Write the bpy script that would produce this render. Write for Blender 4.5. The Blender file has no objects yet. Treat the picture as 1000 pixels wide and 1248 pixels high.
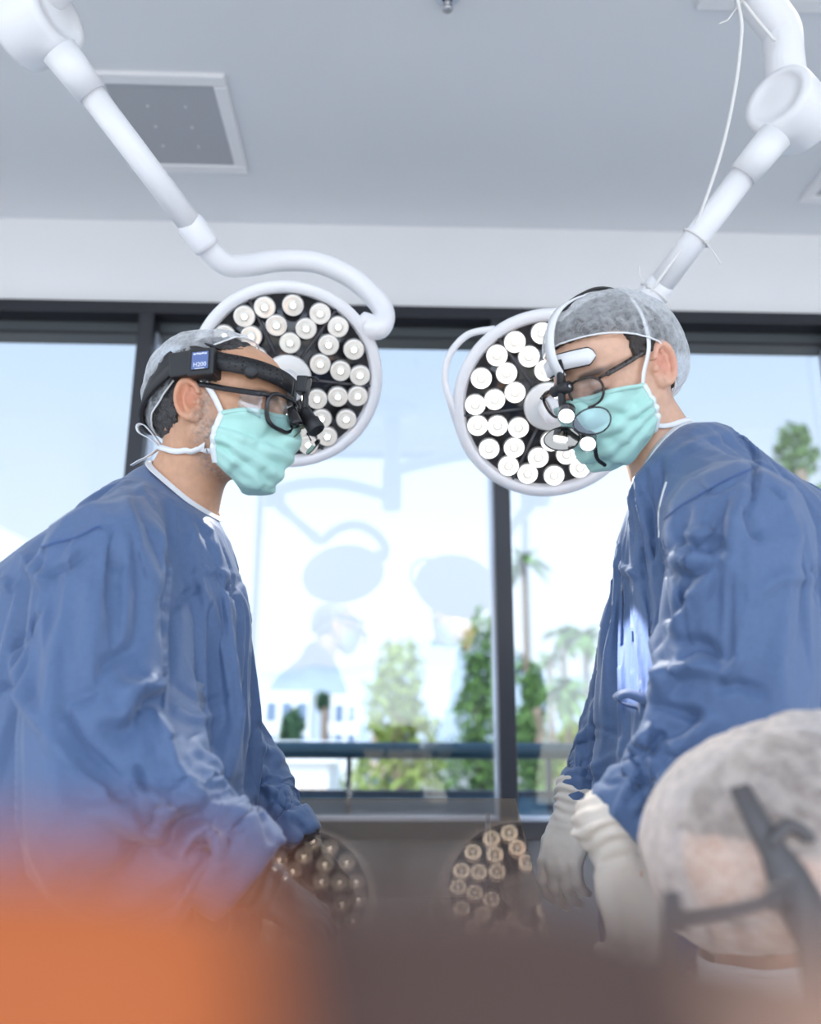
import bpy, math, random
import numpy as np
from mathutils import Matrix, Vector, noise as mnoise
from mathutils.kdtree import KDTree
random.seed(7); RNG = np.random.RandomState(11)
PI = math.pi
scene = bpy.context.scene
COL = scene.collection

# ------------------------------------------------------------------ camera model
FPX = 1000.0
PITCH, YAW, ROLL = math.radians(14.4), math.radians(-1.6), math.radians(0.25)
def rot_x(a):
    c, s = math.cos(a), math.sin(a); return np.array([[1, 0, 0], [0, c, -s], [0, s, c]])
def rot_y(a):
    c, s = math.cos(a), math.sin(a); return np.array([[c, 0, s], [0, 1, 0], [-s, 0, c]])
def rot_z(a):
    c, s = math.cos(a), math.sin(a); return np.array([[c, -s, 0], [s, c, 0], [0, 0, 1]])
CR = rot_z(YAW) @ rot_x(PI / 2 + PITCH) @ rot_z(ROLL)
CAM = np.array([0, 0, 1.10])
def ray(px, py):
    return CR @ np.array([(px - 500) / FPX, (624 - py) / FPX, -1.0])
def P(px, py, Y):
    d = ray(px, py); return CAM + d * (Y / d[1])
def PZ(px, py, Z):
    d = ray(px, py); return CAM + d * ((Z - CAM[2]) / d[2])
def proj(v):
    q = (np.asarray(v) - CAM) @ CR
    return np.stack([500 + FPX * q[..., 0] / -q[..., 2], 624 - FPX * q[..., 1] / -q[..., 2]], -1)

# ------------------------------------------------------------------ scene helpers
WL = {}                                        # world location of each parent
def link(o):
    COL.objects.link(o); return o
def tag(o, label=None, cat=None, group=None, kind=None):
    if label: o['label'] = label
    if cat: o['category'] = cat
    if group: o['group'] = group
    if kind: o['kind'] = kind
    return o
def empty(name, loc, label=None, cat=None, group=None, kind=None):
    o = bpy.data.objects.new(name, None); o.empty_display_size = .1
    o.location = [float(c) for c in loc]; link(o); WL[o.name] = np.array(loc, float)
    return tag(o, label, cat, group, kind)
def obj(name, vf, mat, parent=None, smooth=True, loc=None, label=None, midx=None, cols=None, kind=None):
    v, f = vf
    v = np.asarray(v, float)
    base = np.array(loc, float) if loc is not None else (WL[parent.name] if parent else np.zeros(3))
    me = bpy.data.meshes.new(name)
    me.from_pydata((v - base).tolist(), [], [list(map(int, q)) for q in f])
    ms = mat if isinstance(mat, (list, tuple)) else [mat]
    for m in ms: me.materials.append(m)
    if midx is not None: me.polygons.foreach_set('material_index', np.asarray(midx, np.int32))
    me.polygons.foreach_set('use_smooth', np.full(len(me.polygons), bool(smooth)))
    if cols is not None:
        a = me.color_attributes.new('col', 'FLOAT_COLOR', 'POINT')
        c = np.ones((len(v), 4), np.float32); c[:, :cols.shape[1]] = cols
        a.data.foreach_set('color', c.ravel())
    me.update()
    o = bpy.data.objects.new(name, me); link(o)
    if parent:
        o.parent = parent; o.location = base - WL[parent.name]
    else:
        o.location = base
    WL[o.name] = base
    if label: o['label'] = label
    if kind: o['kind'] = kind
    return o
def bevel(o, w, seg=2):
    m = o.modifiers.new('bevel', 'BEVEL'); m.width = w; m.segments = seg; m.limit_method = 'ANGLE'; m.angle_limit = .6
    return o
def solid(o, t, off=0):
    m = o.modifiers.new('solid', 'SOLIDIFY'); m.thickness = t; m.offset = off
    return o
def copy_tree(o, parent=None):
    c = o.copy(); COL.objects.link(c); c.parent = parent; WL[c.name] = WL[o.name]
    for ch in list(o.children): copy_tree(ch, c)
    return c

class MB:
    """collects simple shapes into one mesh"""
    def __init__(s): s.v = []; s.f = []; s.n = 0; s.m = []
    def add(s, vf, mi=0):
        v, f = vf; s.v.append(np.asarray(v, float)); s.f += [[i + s.n for i in q] for q in f]; s.n += len(v); s.m += [mi] * len(f); return s
    def get(s): return (np.concatenate(s.v), s.f)
def box(c, d, R=None):
    x, y, z = np.array(d) / 2.0
    v = np.array([[a, b, e] for a in (-x, x) for b in (-y, y) for e in (-z, z)])
    if R is not None: v = v @ np.asarray(R).T
    return v + np.array(c), [[0, 1, 3, 2], [4, 6, 7, 5], [0, 4, 5, 1], [2, 3, 7, 6], [0, 2, 6, 4], [1, 5, 7, 3]]
def box2(a, b):
    a, b = np.minimum(a, b), np.maximum(a, b); return box((a + b) / 2, b - a)
def frame_of(d, up=(0, 0, 1)):
    d = np.array(d, float); d /= np.linalg.norm(d); u = np.array(up, float)
    if abs(d @ u) > .97: u = np.array([1., 0, 0])
    x = np.cross(u, d); x /= np.linalg.norm(x); return x, np.cross(d, x), d
def tube(pts, r, n=12, closed=False, cap=True, flat=1.0, up=(0, 0, 1)):
    p = np.array(pts, float); m = len(p); r = np.broadcast_to(np.asarray(r, float), (m,))
    if closed: t = np.roll(p, -1, 0) - np.roll(p, 1, 0)
    else: t = np.gradient(p, axis=0)
    t /= np.linalg.norm(t, axis=1)[:, None] + 1e-12
    x, y, _ = frame_of(t[0], up); V = []
    for i in range(m):
        x = x - t[i] * (x @ t[i]); x /= np.linalg.norm(x); y = np.cross(t[i], x)
        a = np.arange(n) * 2 * PI / n
        V.append(p[i] + r[i] * (np.cos(a)[:, None] * x + flat * np.sin(a)[:, None] * y))
    V = np.concatenate(V); F = []
    for i in range(m if closed else m - 1):
        j = (i + 1) % m
        for k in range(n): F.append([i * n + k, i * n + (k + 1) % n, j * n + (k + 1) % n, j * n + k])
    if cap and not closed:
        F.append(list(range(n))[::-1]); F.append([(m - 1) * n + k for k in range(n)])
    return V, F
def smooth_path(pts, n=40):
    p = np.array(pts, float); q = np.concatenate([[2 * p[0] - p[1]], p, [2 * p[-1] - p[-2]]]); out = []
    k = len(p) - 1; per = max(2, n // k)
    for i in range(k):
        a, b, c, d = q[i:i + 4]
        for s in np.linspace(0, 1, per, endpoint=(i == k - 1)):
            out.append(.5 * (2 * b + (c - a) * s + (2 * a - 5 * b + 4 * c - d) * s * s + (3 * b - a - 3 * c + d) * s ** 3))
    return np.array(out)
def lathe(prof, c, d, n=32, up=(0, 0, 1), close=True):
    """prof: (radius, height along d)"""
    x, y, z = frame_of(d, up); a = np.arange(n) * 2 * PI / n; V = []
    for r, h in prof: V.append(np.array(c) + h * z + r * (np.cos(a)[:, None] * x + np.sin(a)[:, None] * y))
    V = np.concatenate(V); F = []
    for i in range(len(prof) - 1):
        for k in range(n): F.append([i * n + k, i * n + (k + 1) % n, (i + 1) * n + (k + 1) % n, (i + 1) * n + k])
    if close: F.append(list(range(n))[::-1]); F.append([(len(prof) - 1) * n + k for k in range(n)])
    return V, F
def ribbon(pts, nrm, w, t=.0012, twist=None):
    """flat tape along pts, lying on a surface with normals nrm"""
    p = np.array(pts, float); nn = np.array(nrm, float); nn /= np.linalg.norm(nn, axis=1)[:, None] + 1e-9
    tg = np.gradient(p, axis=0); tg /= np.linalg.norm(tg, axis=1)[:, None] + 1e-9
    s = np.cross(tg, nn); s /= np.linalg.norm(s, axis=1)[:, None] + 1e-9
    w = np.broadcast_to(np.asarray(w, float), (len(p),))[:, None] / 2
    V = np.stack([p - s * w, p + s * w, p + s * w + nn * t, p - s * w + nn * t], 1).reshape(-1, 3); F = []
    for i in range(len(p) - 1):
        for k in range(4): F.append([i * 4 + k, i * 4 + (k + 1) % 4, i * 4 + 4 + (k + 1) % 4, i * 4 + 4 + k])
    F.append([3, 2, 1, 0]); F.append([len(p) * 4 - 4 + k for k in range(4)])
    return V, F
def gridmesh(V):
    a, b = V.shape[:2]; F = []
    for i in range(a - 1):
        for j in range(b - 1): F.append([i * b + j, i * b + j + 1, (i + 1) * b + j + 1, (i + 1) * b + j])
    return V.reshape(-1, 3), F

# ------------------------------------------------------------------ materials
def mat(name, color, rough=.5, metal=0, spec=.5, emit=None, estr=0, bump=None, var=None, sss=0, sheen=0, coat=0, attr=False, coord='Object'):
    m = bpy.data.materials.new(name); m.use_nodes = True; nt = m.node_tree; b = nt.nodes['Principled BSDF']
    b.inputs['Base Color'].default_value = (*color, 1); b.inputs['Roughness'].default_value = rough; b.inputs['Metallic'].default_value = metal
    b.inputs['Specular IOR Level'].default_value = spec
    if emit: b.inputs['Emission Color'].default_value = (*emit, 1); b.inputs['Emission Strength'].default_value = estr
    if sss:
        b.inputs['Subsurface Weight'].default_value = sss; b.inputs['Subsurface Radius'].default_value = (.012, .005, .003); b.inputs['Subsurface Scale'].default_value = 1
    if sheen: b.inputs['Sheen Weight'].default_value = sheen
    if coat: b.inputs['Coat Weight'].default_value = coat
    L = nt.links.new; N = nt.nodes.new
    tc = N('ShaderNodeTexCoord')
    src = None
    if attr:
        a = N('ShaderNodeAttribute'); a.attribute_name = 'col'; src = a.outputs['Color']
    if var:                                       # (scale, amount)
        n = N('ShaderNodeTexNoise'); n.inputs['Scale'].default_value = var[0]; n.inputs['Detail'].default_value = 5; L(tc.outputs[coord], n.inputs['Vector'])
        mr = N('ShaderNodeMapRange'); mr.inputs['From Min'].default_value = .3; mr.inputs['From Max'].default_value = .7
        mr.inputs['To Min'].default_value = 1 - var[1]; mr.inputs['To Max'].default_value = 1 + var[1]; L(n.outputs['Fac'], mr.inputs['Value'])
        mx = N('ShaderNodeMix'); mx.data_type = 'RGBA'; mx.blend_type = 'MULTIPLY'; mx.inputs[0].default_value = 1
        if src: L(src, mx.inputs[6])
        else: mx.inputs[6].default_value = (*color, 1)
        L(mr.outputs['Result'], mx.inputs[7]); src = mx.outputs[2]
    if src: L(src, b.inputs['Base Color'])
    if bump:                                      # (scale, strength, distance)
        n = N('ShaderNodeTexNoise'); n.inputs['Scale'].default_value = bump[0]; n.inputs['Detail'].default_value = 6; L(tc.outputs[coord], n.inputs['Vector'])
        bp = N('ShaderNodeBump'); bp.inputs['Strength'].default_value = bump[1]; bp.inputs['Distance'].default_value = bump[2]
        L(n.outputs['Fac'], bp.inputs['Height']); L(bp.outputs['Normal'], b.inputs['Normal'])
    return m
def glass_mat(name, tint=(1, 1, 1), refl=.1, rough=0.0, gloss=(1, 1, 1)):
    m = bpy.data.materials.new(name); m.use_nodes = True; nt = m.node_tree; nt.nodes.clear()
    o = nt.nodes.new('ShaderNodeOutputMaterial'); mx = nt.nodes.new('ShaderNodeMixShader'); t = nt.nodes.new('ShaderNodeBsdfTransparent'); g = nt.nodes.new('ShaderNodeBsdfGlossy')
    t.inputs['Color'].default_value = (*tint, 1); g.inputs['Roughness'].default_value = rough; g.inputs['Color'].default_value = (*gloss, 1)
    lw = nt.nodes.new('ShaderNodeLayerWeight'); lw.inputs['Blend'].default_value = .5     # Schlick: more mirror at grazing angles
    pw = nt.nodes.new('ShaderNodeMath'); pw.operation = 'POWER'; pw.inputs[1].default_value = 5
    ma = nt.nodes.new('ShaderNodeMath'); ma.operation = 'MULTIPLY_ADD'; ma.inputs[1].default_value = .9; ma.inputs[2].default_value = .04 + refl; ma.use_clamp = True
    nt.links.new(lw.outputs['Facing'], pw.inputs[0]); nt.links.new(pw.outputs[0], ma.inputs[0]); nt.links.new(ma.outputs[0], mx.inputs[0])
    nt.links.new(t.outputs[0], mx.inputs[1]); nt.links.new(g.outputs[0], mx.inputs[2]); nt.links.new(mx.outputs[0], o.inputs['Surface'])
    return m
def gauze_mat(name, color=(.86, .88, .9), lo=.3, hi=.8, scale=85):
    """thin non-woven fabric: fibres scatter, gaps let you see through"""
    m = bpy.data.materials.new(name); m.use_nodes = True; nt = m.node_tree; nt.nodes.clear(); N = nt.nodes.new; L = nt.links.new
    o = N('ShaderNodeOutputMaterial'); mx = N('ShaderNodeMixShader'); t = N('ShaderNodeBsdfTransparent')
    d = N('ShaderNodeBsdfDiffuse'); tr = N('ShaderNodeBsdfTranslucent'); m2 = N('ShaderNodeMixShader'); m2.inputs[0].default_value = .35
    d.inputs['Color'].default_value = (*color, 1); tr.inputs['Color'].default_value = (*color, 1)
    L(d.outputs[0], m2.inputs[1]); L(tr.outputs[0], m2.inputs[2])
    tc = N('ShaderNodeTexCoord'); n = N('ShaderNodeTexNoise'); n.inputs['Scale'].default_value = scale; n.inputs['Detail'].default_value = 7; n.inputs['Roughness'].default_value = .7; n.inputs['Distortion'].default_value = .5
    L(tc.outputs['Object'], n.inputs['Vector'])
    lw = N('ShaderNodeLayerWeight'); lw.inputs['Blend'].default_value = .35      # seen edge-on a thin cloth has more fibre in the way
    mr = N('ShaderNodeMapRange'); mr.inputs['From Min'].default_value = .35; mr.inputs['From Max'].default_value = .65; mr.inputs['To Min'].default_value = lo; mr.inputs['To Max'].default_value = hi
    L(n.outputs['Fac'], mr.inputs['Value'])
    ad = N('ShaderNodeMath'); ad.operation = 'MULTIPLY_ADD'; ad.inputs[1].default_value = .55; ad.use_clamp = True
    L(lw.outputs['Facing'], ad.inputs[0]); L(mr.outputs['Result'], ad.inputs[2]); L(ad.outputs[0], mx.inputs[0])
    L(t.outputs[0], mx.inputs[1]); L(m2.outputs[0], mx.inputs[2]); L(mx.outputs[0], o.inputs['Surface'])
    return m

# ------------------------------------------------------------------ distance-field modelling
def ell(p, c, r, R=None):
    q = [p[i] - c[i] for i in range(3)]
    if R is not None: q = [R[0][i] * q[0] + R[1][i] * q[1] + R[2][i] * q[2] for i in range(3)]
    k0 = np.sqrt((q[0] / r[0]) ** 2 + (q[1] / r[1]) ** 2 + (q[2] / r[2]) ** 2)
    k1 = np.sqrt((q[0] / r[0] ** 2) ** 2 + (q[1] / r[1] ** 2) ** 2 + (q[2] / r[2] ** 2) ** 2)
    return k0 * (k0 - 1) / np.maximum(k1, 1e-6)
def cap_(p, a, b, ra, rb=None):
    rb = ra if rb is None else rb
    a = np.asarray(a, float); b = np.asarray(b, float); d = b - a; L = d @ d + 1e-12
    t = np.clip(((p[0] - a[0]) * d[0] + (p[1] - a[1]) * d[1] + (p[2] - a[2]) * d[2]) / L, 0, 1)
    return np.sqrt((p[0] - a[0] - t * d[0]) ** 2 + (p[1] - a[1] - t * d[1]) ** 2 + (p[2] - a[2] - t * d[2]) ** 2) - (ra + t * (rb - ra))
def smin(a, b, k):
    h = np.maximum(k - np.abs(a - b), 0) / k; return np.minimum(a, b) - h * h * k * .25
def smax(a, b, k): return -smin(-a, -b, k)
def plane(p, c, n):
    n = np.asarray(n, float) / np.linalg.norm(n); return (p[0] - c[0]) * n[0] + (p[1] - c[1]) * n[1] + (p[2] - c[2]) * n[2]
def chain(p, pts, rads, k=.02):
    d = None
    for i in range(len(pts) - 1):
        e = cap_(p, pts[i], pts[i + 1], rads[i], rads[i + 1]); d = e if d is None else smin(d, e, k)
    return d
def axis(segs):
    """segs: [(lo, hi, step), ...] joined into one axis"""
    out = []
    for lo, hi, h in segs: out.append(np.arange(lo, hi - h * .3, h))
    out.append([segs[-1][1]]); return np.concatenate(out).astype(np.float32)
def surface_nets(fn, xs, ys, zs):
    p = (xs[:, None, None], ys[None, :, None], zs[None, None, :])
    f = np.broadcast_to(fn(p), (len(xs), len(ys), len(zs))).astype(np.float32)
    s = f < 0
    c = s[:-1, :-1, :-1]; allin = c.copy(); anyin = c.copy()
    for i in (0, 1):
        for j in (0, 1):
            for k in (0, 1):
                q = s[i:s.shape[0] - 1 + i, j:s.shape[1] - 1 + j, k:s.shape[2] - 1 + k]; allin &= q; anyin |= q
    act = anyin & ~allin; I = np.argwhere(act); n = len(I)
    idx = np.full(act.shape, -1, np.int32); idx[tuple(I.T)] = np.arange(n)
    ax = (xs, ys, zs); acc = np.zeros((n, 3)); cnt = np.zeros(n)
    for a in range(3):
        b, c2 = (a + 1) % 3, (a + 2) % 3
        for u in (0, 1):
            for w in (0, 1):
                o0 = np.zeros(3, int); o0[b] = u; o0[c2] = w; o1 = o0.copy(); o1[a] = 1
                i0, i1 = I + o0, I + o1; f0 = f[tuple(i0.T)]; f1 = f[tuple(i1.T)]
                x = (f0 < 0) != (f1 < 0); t = np.where(x, f0 / np.where(x, f0 - f1, 1), 0)
                p0 = np.stack([ax[q][i0[:, q]] for q in range(3)], 1); p1 = np.stack([ax[q][i1[:, q]] for q in range(3)], 1)
                acc += (p0 + (p1 - p0) * t[:, None]) * x[:, None]; cnt += x
    V = acc / np.maximum(cnt, 1)[:, None]; F = []
    for a in range(3):
        b, c2 = (a + 1) % 3, (a + 2) % 3
        sl0 = [slice(None)] * 3; sl1 = [slice(None)] * 3; sl0[a] = slice(0, -1); sl1[a] = slice(1, None)
        A, B = s[tuple(sl0)], s[tuple(sl1)]; E = np.argwhere(A != B)
        E = E[(E[:, b] > 0) & (E[:, c2] > 0) & (E[:, b] < act.shape[b]) & (E[:, c2] < act.shape[c2])]
        ins = A[tuple(E.T)]
        eb = np.zeros(3, int); eb[b] = 1; ec = np.zeros(3, int); ec[c2] = 1
        q = np.stack([idx[tuple((E - eb - ec).T)], idx[tuple((E - ec).T)], idx[tuple(E.T)], idx[tuple((E - eb).T)]], 1)
        q[~ins] = q[~ins][:, ::-1]; F.append(q[(q >= 0).all(1)])
    return V, np.concatenate(F)
def pts3(v): return (v[:, 0], v[:, 1], v[:, 2])
def shrink(v, dirs, fn, off=0.0, it=24):
    """walk points along dirs until the field equals off"""
    v = np.array(v, float); off = np.broadcast_to(off, (len(v),))
    for _ in range(it): v = v + dirs * ((fn(pts3(v)) - off) * .85)[:, None]
    return v
def grad(v, fn, e=.002):
    g = np.stack([fn(pts3(v + np.eye(3)[i] * e)) - fn(pts3(v - np.eye(3)[i] * e)) for i in range(3)], 1)
    return g / (np.linalg.norm(g, axis=1)[:, None] + 1e-9)
def vnormals(V, F):
    n = np.zeros_like(V); a = V[F[:, 0]]; b = V[F[:, 1]]; c = V[F[:, 2]]; d = V[F[:, 3]]
    q = np.cross(c - a, d - b)
    for i in range(4): np.add.at(n, F[:, i], q)
    return n / (np.linalg.norm(n, axis=1)[:, None] + 1e-12)
def vnoise(v, scale, seed=0):
    """cheap smooth value noise, -1..1"""
    rs = np.random.RandomState(seed); tab = rs.uniform(-1, 1, (32, 32, 32))
    q = np.asarray(v) * scale + 100; i = np.floor(q).astype(int); t = q - i; t = t * t * (3 - 2 * t); i %= 32; j = (i + 1) % 32
    def g(a, b, c): return tab[a, b, c]
    x0, y0, z0 = i.T; x1, y1, z1 = j.T; tx, ty, tz = t.T
    l = lambda a, b, s: a + (b - a) * s
    return l(l(l(g(x0, y0, z0), g(x1, y0, z0), tx), l(g(x0, y1, z0), g(x1, y1, z0), tx), ty),
             l(l(g(x0, y0, z1), g(x1, y0, z1), tx), l(g(x0, y1, z1), g(x1, y1, z1), tx), ty), tz)
# ================================================================== ROOM
CEIL, WY = 2.947, 2.78
M = {}
M['ceiling'] = mat('ceiling_paint', (.72, .735, .765), .9, spec=.1, var=(1.5, .02))
M['wall'] = mat('wall_paint', (.86, .865, .885), .85, spec=.15, var=(2, .015))
M['floor'] = mat('floor_vinyl', (.78, .77, .76), .45, var=(6, .05))
M['frame'] = mat('bronze_frame', (.018, .019, .026), .34, spec=.5, bump=(60, .1, .001))
M['frame2'] = mat('grey_frame_panel', (.075, .09, .10), .45)
M['alu'] = mat('aluminium_bead', (.62, .66, .75), .35, metal=.6)
M['pane'] = glass_mat('window_glass', (.96, .985, .99), .03)
M['spandrel'] = mat('grey_spandrel_glass', (.14, .15, .16), .12, spec=.6, var=(3, .2))
M['white'] = mat('white_powder_coat', (.80, .80, .82), .3, spec=.5)
M['cream'] = mat('off_white_plastic', (.76, .75, .73), .4)
M['grey'] = mat('grey_plastic', (.42, .42, .43), .4)
M['black'] = mat('black_plastic', (.014, .014, .016), .42, bump=(200, .1, .0005))
M['black2'] = mat('black_gloss', (.012, .012, .014), .15)
M['steel'] = mat('brushed_steel', (.55, .55, .57), .3, metal=1)
M['panel_light'] = mat('lit_diffuser', (.9, .9, .9), .5, emit=(1, .985, .97), estr=1.3)

def struct(o): o['kind'] = 'structure'; return o
struct(obj('floor', box2([-3.3, -3.1, -.1], [3.3, 2.95, 0]), M['floor'], smooth=False))
HI, STEP = 4.2, .80  # unseen rear room heightened so its tall window whitens the pane reflections
mb = MB().add(box2([-3.3, STEP, CEIL], [3.3, 2.95, CEIL + .12])).add(box2([-3.3, STEP, CEIL + .12], [3.3, STEP + .1, HI])).add(box2([-3.3, -3.1, HI], [3.3, STEP + .1, HI + .12]))
struct(obj('ceiling', mb.get(), M['ceiling'], smooth=False))
mb = MB().add(box2([-3.4, -3.1, 0], [-3.2, 2.95, .3])).add(box2([-3.4, -3.1, 2.75], [-3.2, STEP, HI])).add(box2([-3.4, STEP, 2.75], [-3.2, 2.95, CEIL])).add(box2([-3.4, 1.6, .3], [-3.2, 2.95, 2.75])).add(box2([-3.4, -3.1, .3], [-3.2, -2.6, 2.75]))  # unseen opening in this wall added as an extra daylight source
struct(obj('wall_left', mb.get(), M['wall'], smooth=False))
mb = MB().add(box2([3.2, -3.1, 0], [3.4, 2.95, .3])).add(box2([3.2, -3.1, 2.75], [3.4, STEP, HI])).add(box2([3.2, STEP, 2.75], [3.4, 2.95, CEIL])).add(box2([3.2, 1.6, .3], [3.4, 2.95, 2.75])).add(box2([3.2, -3.1, .3], [3.4, -2.6, 2.75]))  # matching unseen opening, added to brighten the room
struct(obj('wall_right', mb.get(), M['wall'], smooth=False))
struct(obj('wall_front', box2([-3.2, WY, 2.592], [3.2, WY + .17, CEIL]), M['wall'], smooth=False))
mb = MB()
BW = (-2.9, 2.9, .25, 4.02)
mb.add(box2([-3.2, -3.1, 0], [3.2, -2.95, BW[2]])).add(box2([-3.2, -3.1, BW[3]], [3.2, -2.95, HI])).add(box2([-3.2, -3.1, BW[2]], [BW[0], -2.95, BW[3]])).add(box2([BW[1], -3.1, BW[2]], [3.2, -2.95, BW[3]]))
struct(obj('wall_back', mb.get(), M['wall'], smooth=False))
MULL = [-2.177, -.89, .397, 1.684, 2.971]
w1 = empty('window_1', (0, WY, .74), kind='structure')
mb = MB().add(box2([-3.2, WY - .035, 2.545], [3.2, WY + .1, 2.592])).add(box2([-3.2, WY + .03, 2.488], [3.2, WY + .12, 2.502]))
mb.add(box2([-3.2, WY - .035, .742], [3.2, WY + .12, .797]))
bevel(obj('window_frame', mb.get(), M['frame'], w1, smooth=False), .003)
obj('head_panel', box2([-3.2, WY + .045, 2.50], [3.2, WY + .12, 2.546]), M['frame2'], w1, smooth=False)
obj('sill_bead', box2([-3.2, WY + .0, .797], [3.2, WY + .075, .806]), M['alu'], w1, smooth=False)
for x in MULL:
    m_ = obj('mullion', box2([x - .028, WY - .03, .02], [x + .028, WY + .1, 2.55]), M['frame'], w1, smooth=False); bevel(m_, .003)
    obj('glazing_bead', box2([x - .034, WY + .012, .80], [x + .034, WY + .075, 2.49]), M['alu'], w1, smooth=False)
xs_ = [-3.2] + MULL + [3.2]
for a, b in zip(xs_[:-1], xs_[1:]):
    if b - a > .3: obj('pane', box2([a + .02, WY + .076, .80], [b - .02, WY + .084, 2.495]), M['pane'], w1, smooth=False)
tr = struct(obj('trim_1', box2([-3.2, WY + .02, 0], [3.2, WY + .12, .742]), M['spandrel'], smooth=False))
w2 = empty('window_2', (0, -3.0, BW[2]), kind='structure')
mb = MB().add(box2([BW[0], -3.06, BW[2]], [BW[1], -2.97, BW[2] + .06])).add(box2([BW[0], -3.06, BW[3] - .06], [BW[1], -2.97, BW[3]]))
for x in (BW[0] + .03, -1.4, 1.5, BW[1] - .03): mb.add(box2([x - .03, -3.06, BW[2]], [x + .03, -2.97, BW[3]]))
obj('window_frame', mb.get(), M['frame'], w2, smooth=False)

# ceiling fittings
def ceiling_box(name, x0, x1, y0, y1, label, cat, core, fw=.042, group=None):
    r = empty(name, ((x0 + x1) / 2, (y0 + y1) / 2, CEIL), label, cat, group)
    mb = MB(); z0, z1 = CEIL - .014, CEIL + .004
    for a, b in (([x0, y0, z0], [x1, y0 + fw, z1]), ([x0, y1 - fw, z0], [x1, y1, z1]), ([x0, y0 + fw, z0], [x0 + fw, y1 - fw, z1]), ([x1 - fw, y0 + fw, z0], [x1, y1 - fw, z1])): mb.add(box2(a, b))
    mb2 = MB()
    bevel(obj('frame', mb.get(), M['white'], r, smooth=False), .006)
    core(r, x0 + fw, x1 - fw, y0 + fw, y1 - fw)
    return r
def perforated():
    m = mat('perforated_grille', (.30, .31, .33), .5); nt = m.node_tree; b = nt.nodes['Principled BSDF']
    tc = nt.nodes.new('ShaderNodeTexCoord'); v = nt.nodes.new('ShaderNodeTexVoronoi'); v.inputs['Scale'].default_value = 170; v.inputs['Randomness'].default_value = 0
    r = nt.nodes.new('ShaderNodeValToRGB'); r.color_ramp.elements[0].position = .3; r.color_ramp.elements[0].color = (.045, .046, .05, 1); r.color_ramp.elements[1].position = .42; r.color_ramp.elements[1].color = (.42, .43, .46, 1)
    nt.links.new(tc.outputs['Object'], v.inputs['Vector']); nt.links.new(v.outputs['Distance'], r.inputs[0]); nt.links.new(r.outputs[0], b.inputs['Base Color'])
    return m
M['grille'] = perforated()
def grille(r, a, b, c, d):
    obj('grille', box2([a, c, CEIL - .008], [b, d, CEIL - .004]), M['grille'], r, smooth=False)
    for i in (-.18, .18):
        for j in (-.25, 0, .25):
            x, y = (a + b) / 2 + i * (b - a), (c + d) / 2 + j * (d - c)
            obj('screw', lathe([(.0045, -.001), (.0035, .002)], (x, y, CEIL - .008), (0, 0, -1), 10), M['white'], r)
ceiling_box('air_vent', -.90, -.495, 2.03, 2.475, 'white framed square vent with grey perforated grille in the ceiling', 'vent', grille)
ceiling_box('air_vent', 1.475, 1.88, 2.17, 2.57, 'white framed ceiling vent cut off by the right edge of the photo', 'vent', grille)
def panel(r, a, b, c, d): obj('diffuser', box2([a, c, CEIL - .006], [b, d, CEIL - .002]), M['panel_light'], r, smooth=False)
for k, (x0, x1, y0, y1, lb) in enumerate([(.80, 1.40, 1.15, 1.757, 'flat white ceiling light panel just showing at the top right edge'), (-1.4, -.8, 1.0, 1.6, 'unseen added ceiling light panel above the surgeon on the left')]):  # the left panel is an unseen light added over the gowns
    ceiling_box('ceiling_light', x0, x1, y0, y1, lb, 'ceiling light', panel, .05, 'ceiling light panels')
c = PZ(545, -6, CEIL)
r = empty('fire_sprinkler', c, 'small chrome fire sprinkler in the ceiling at the top edge', 'sprinkler')
obj('escutcheon', lathe([(.034, 0), (.034, .003), (.027, .009), (.021, .010)], c, (0, 0, -1), 28), M['alu'], r)
obj('recess_cup', lathe([(.023, .009), (.021, .0095), (.012, .0102)], c, (0, 0, -1), 24), M['black2'], r)
mb = MB().add(lathe([(.008, .008), (.008, .03), (.004, .034)], c, (0, 0, -1), 12)).add(lathe([(.013, .044), (.013, .047)], c, (0, 0, -1), 14))
for s in (-1, 1): mb.add(tube([c + [s * .007, 0, -.026], c + [s * .011, 0, -.036], c + [0, 0, -.046]], .002, 6))
obj('nozzle', mb.get(), M['steel'], r)

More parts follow.
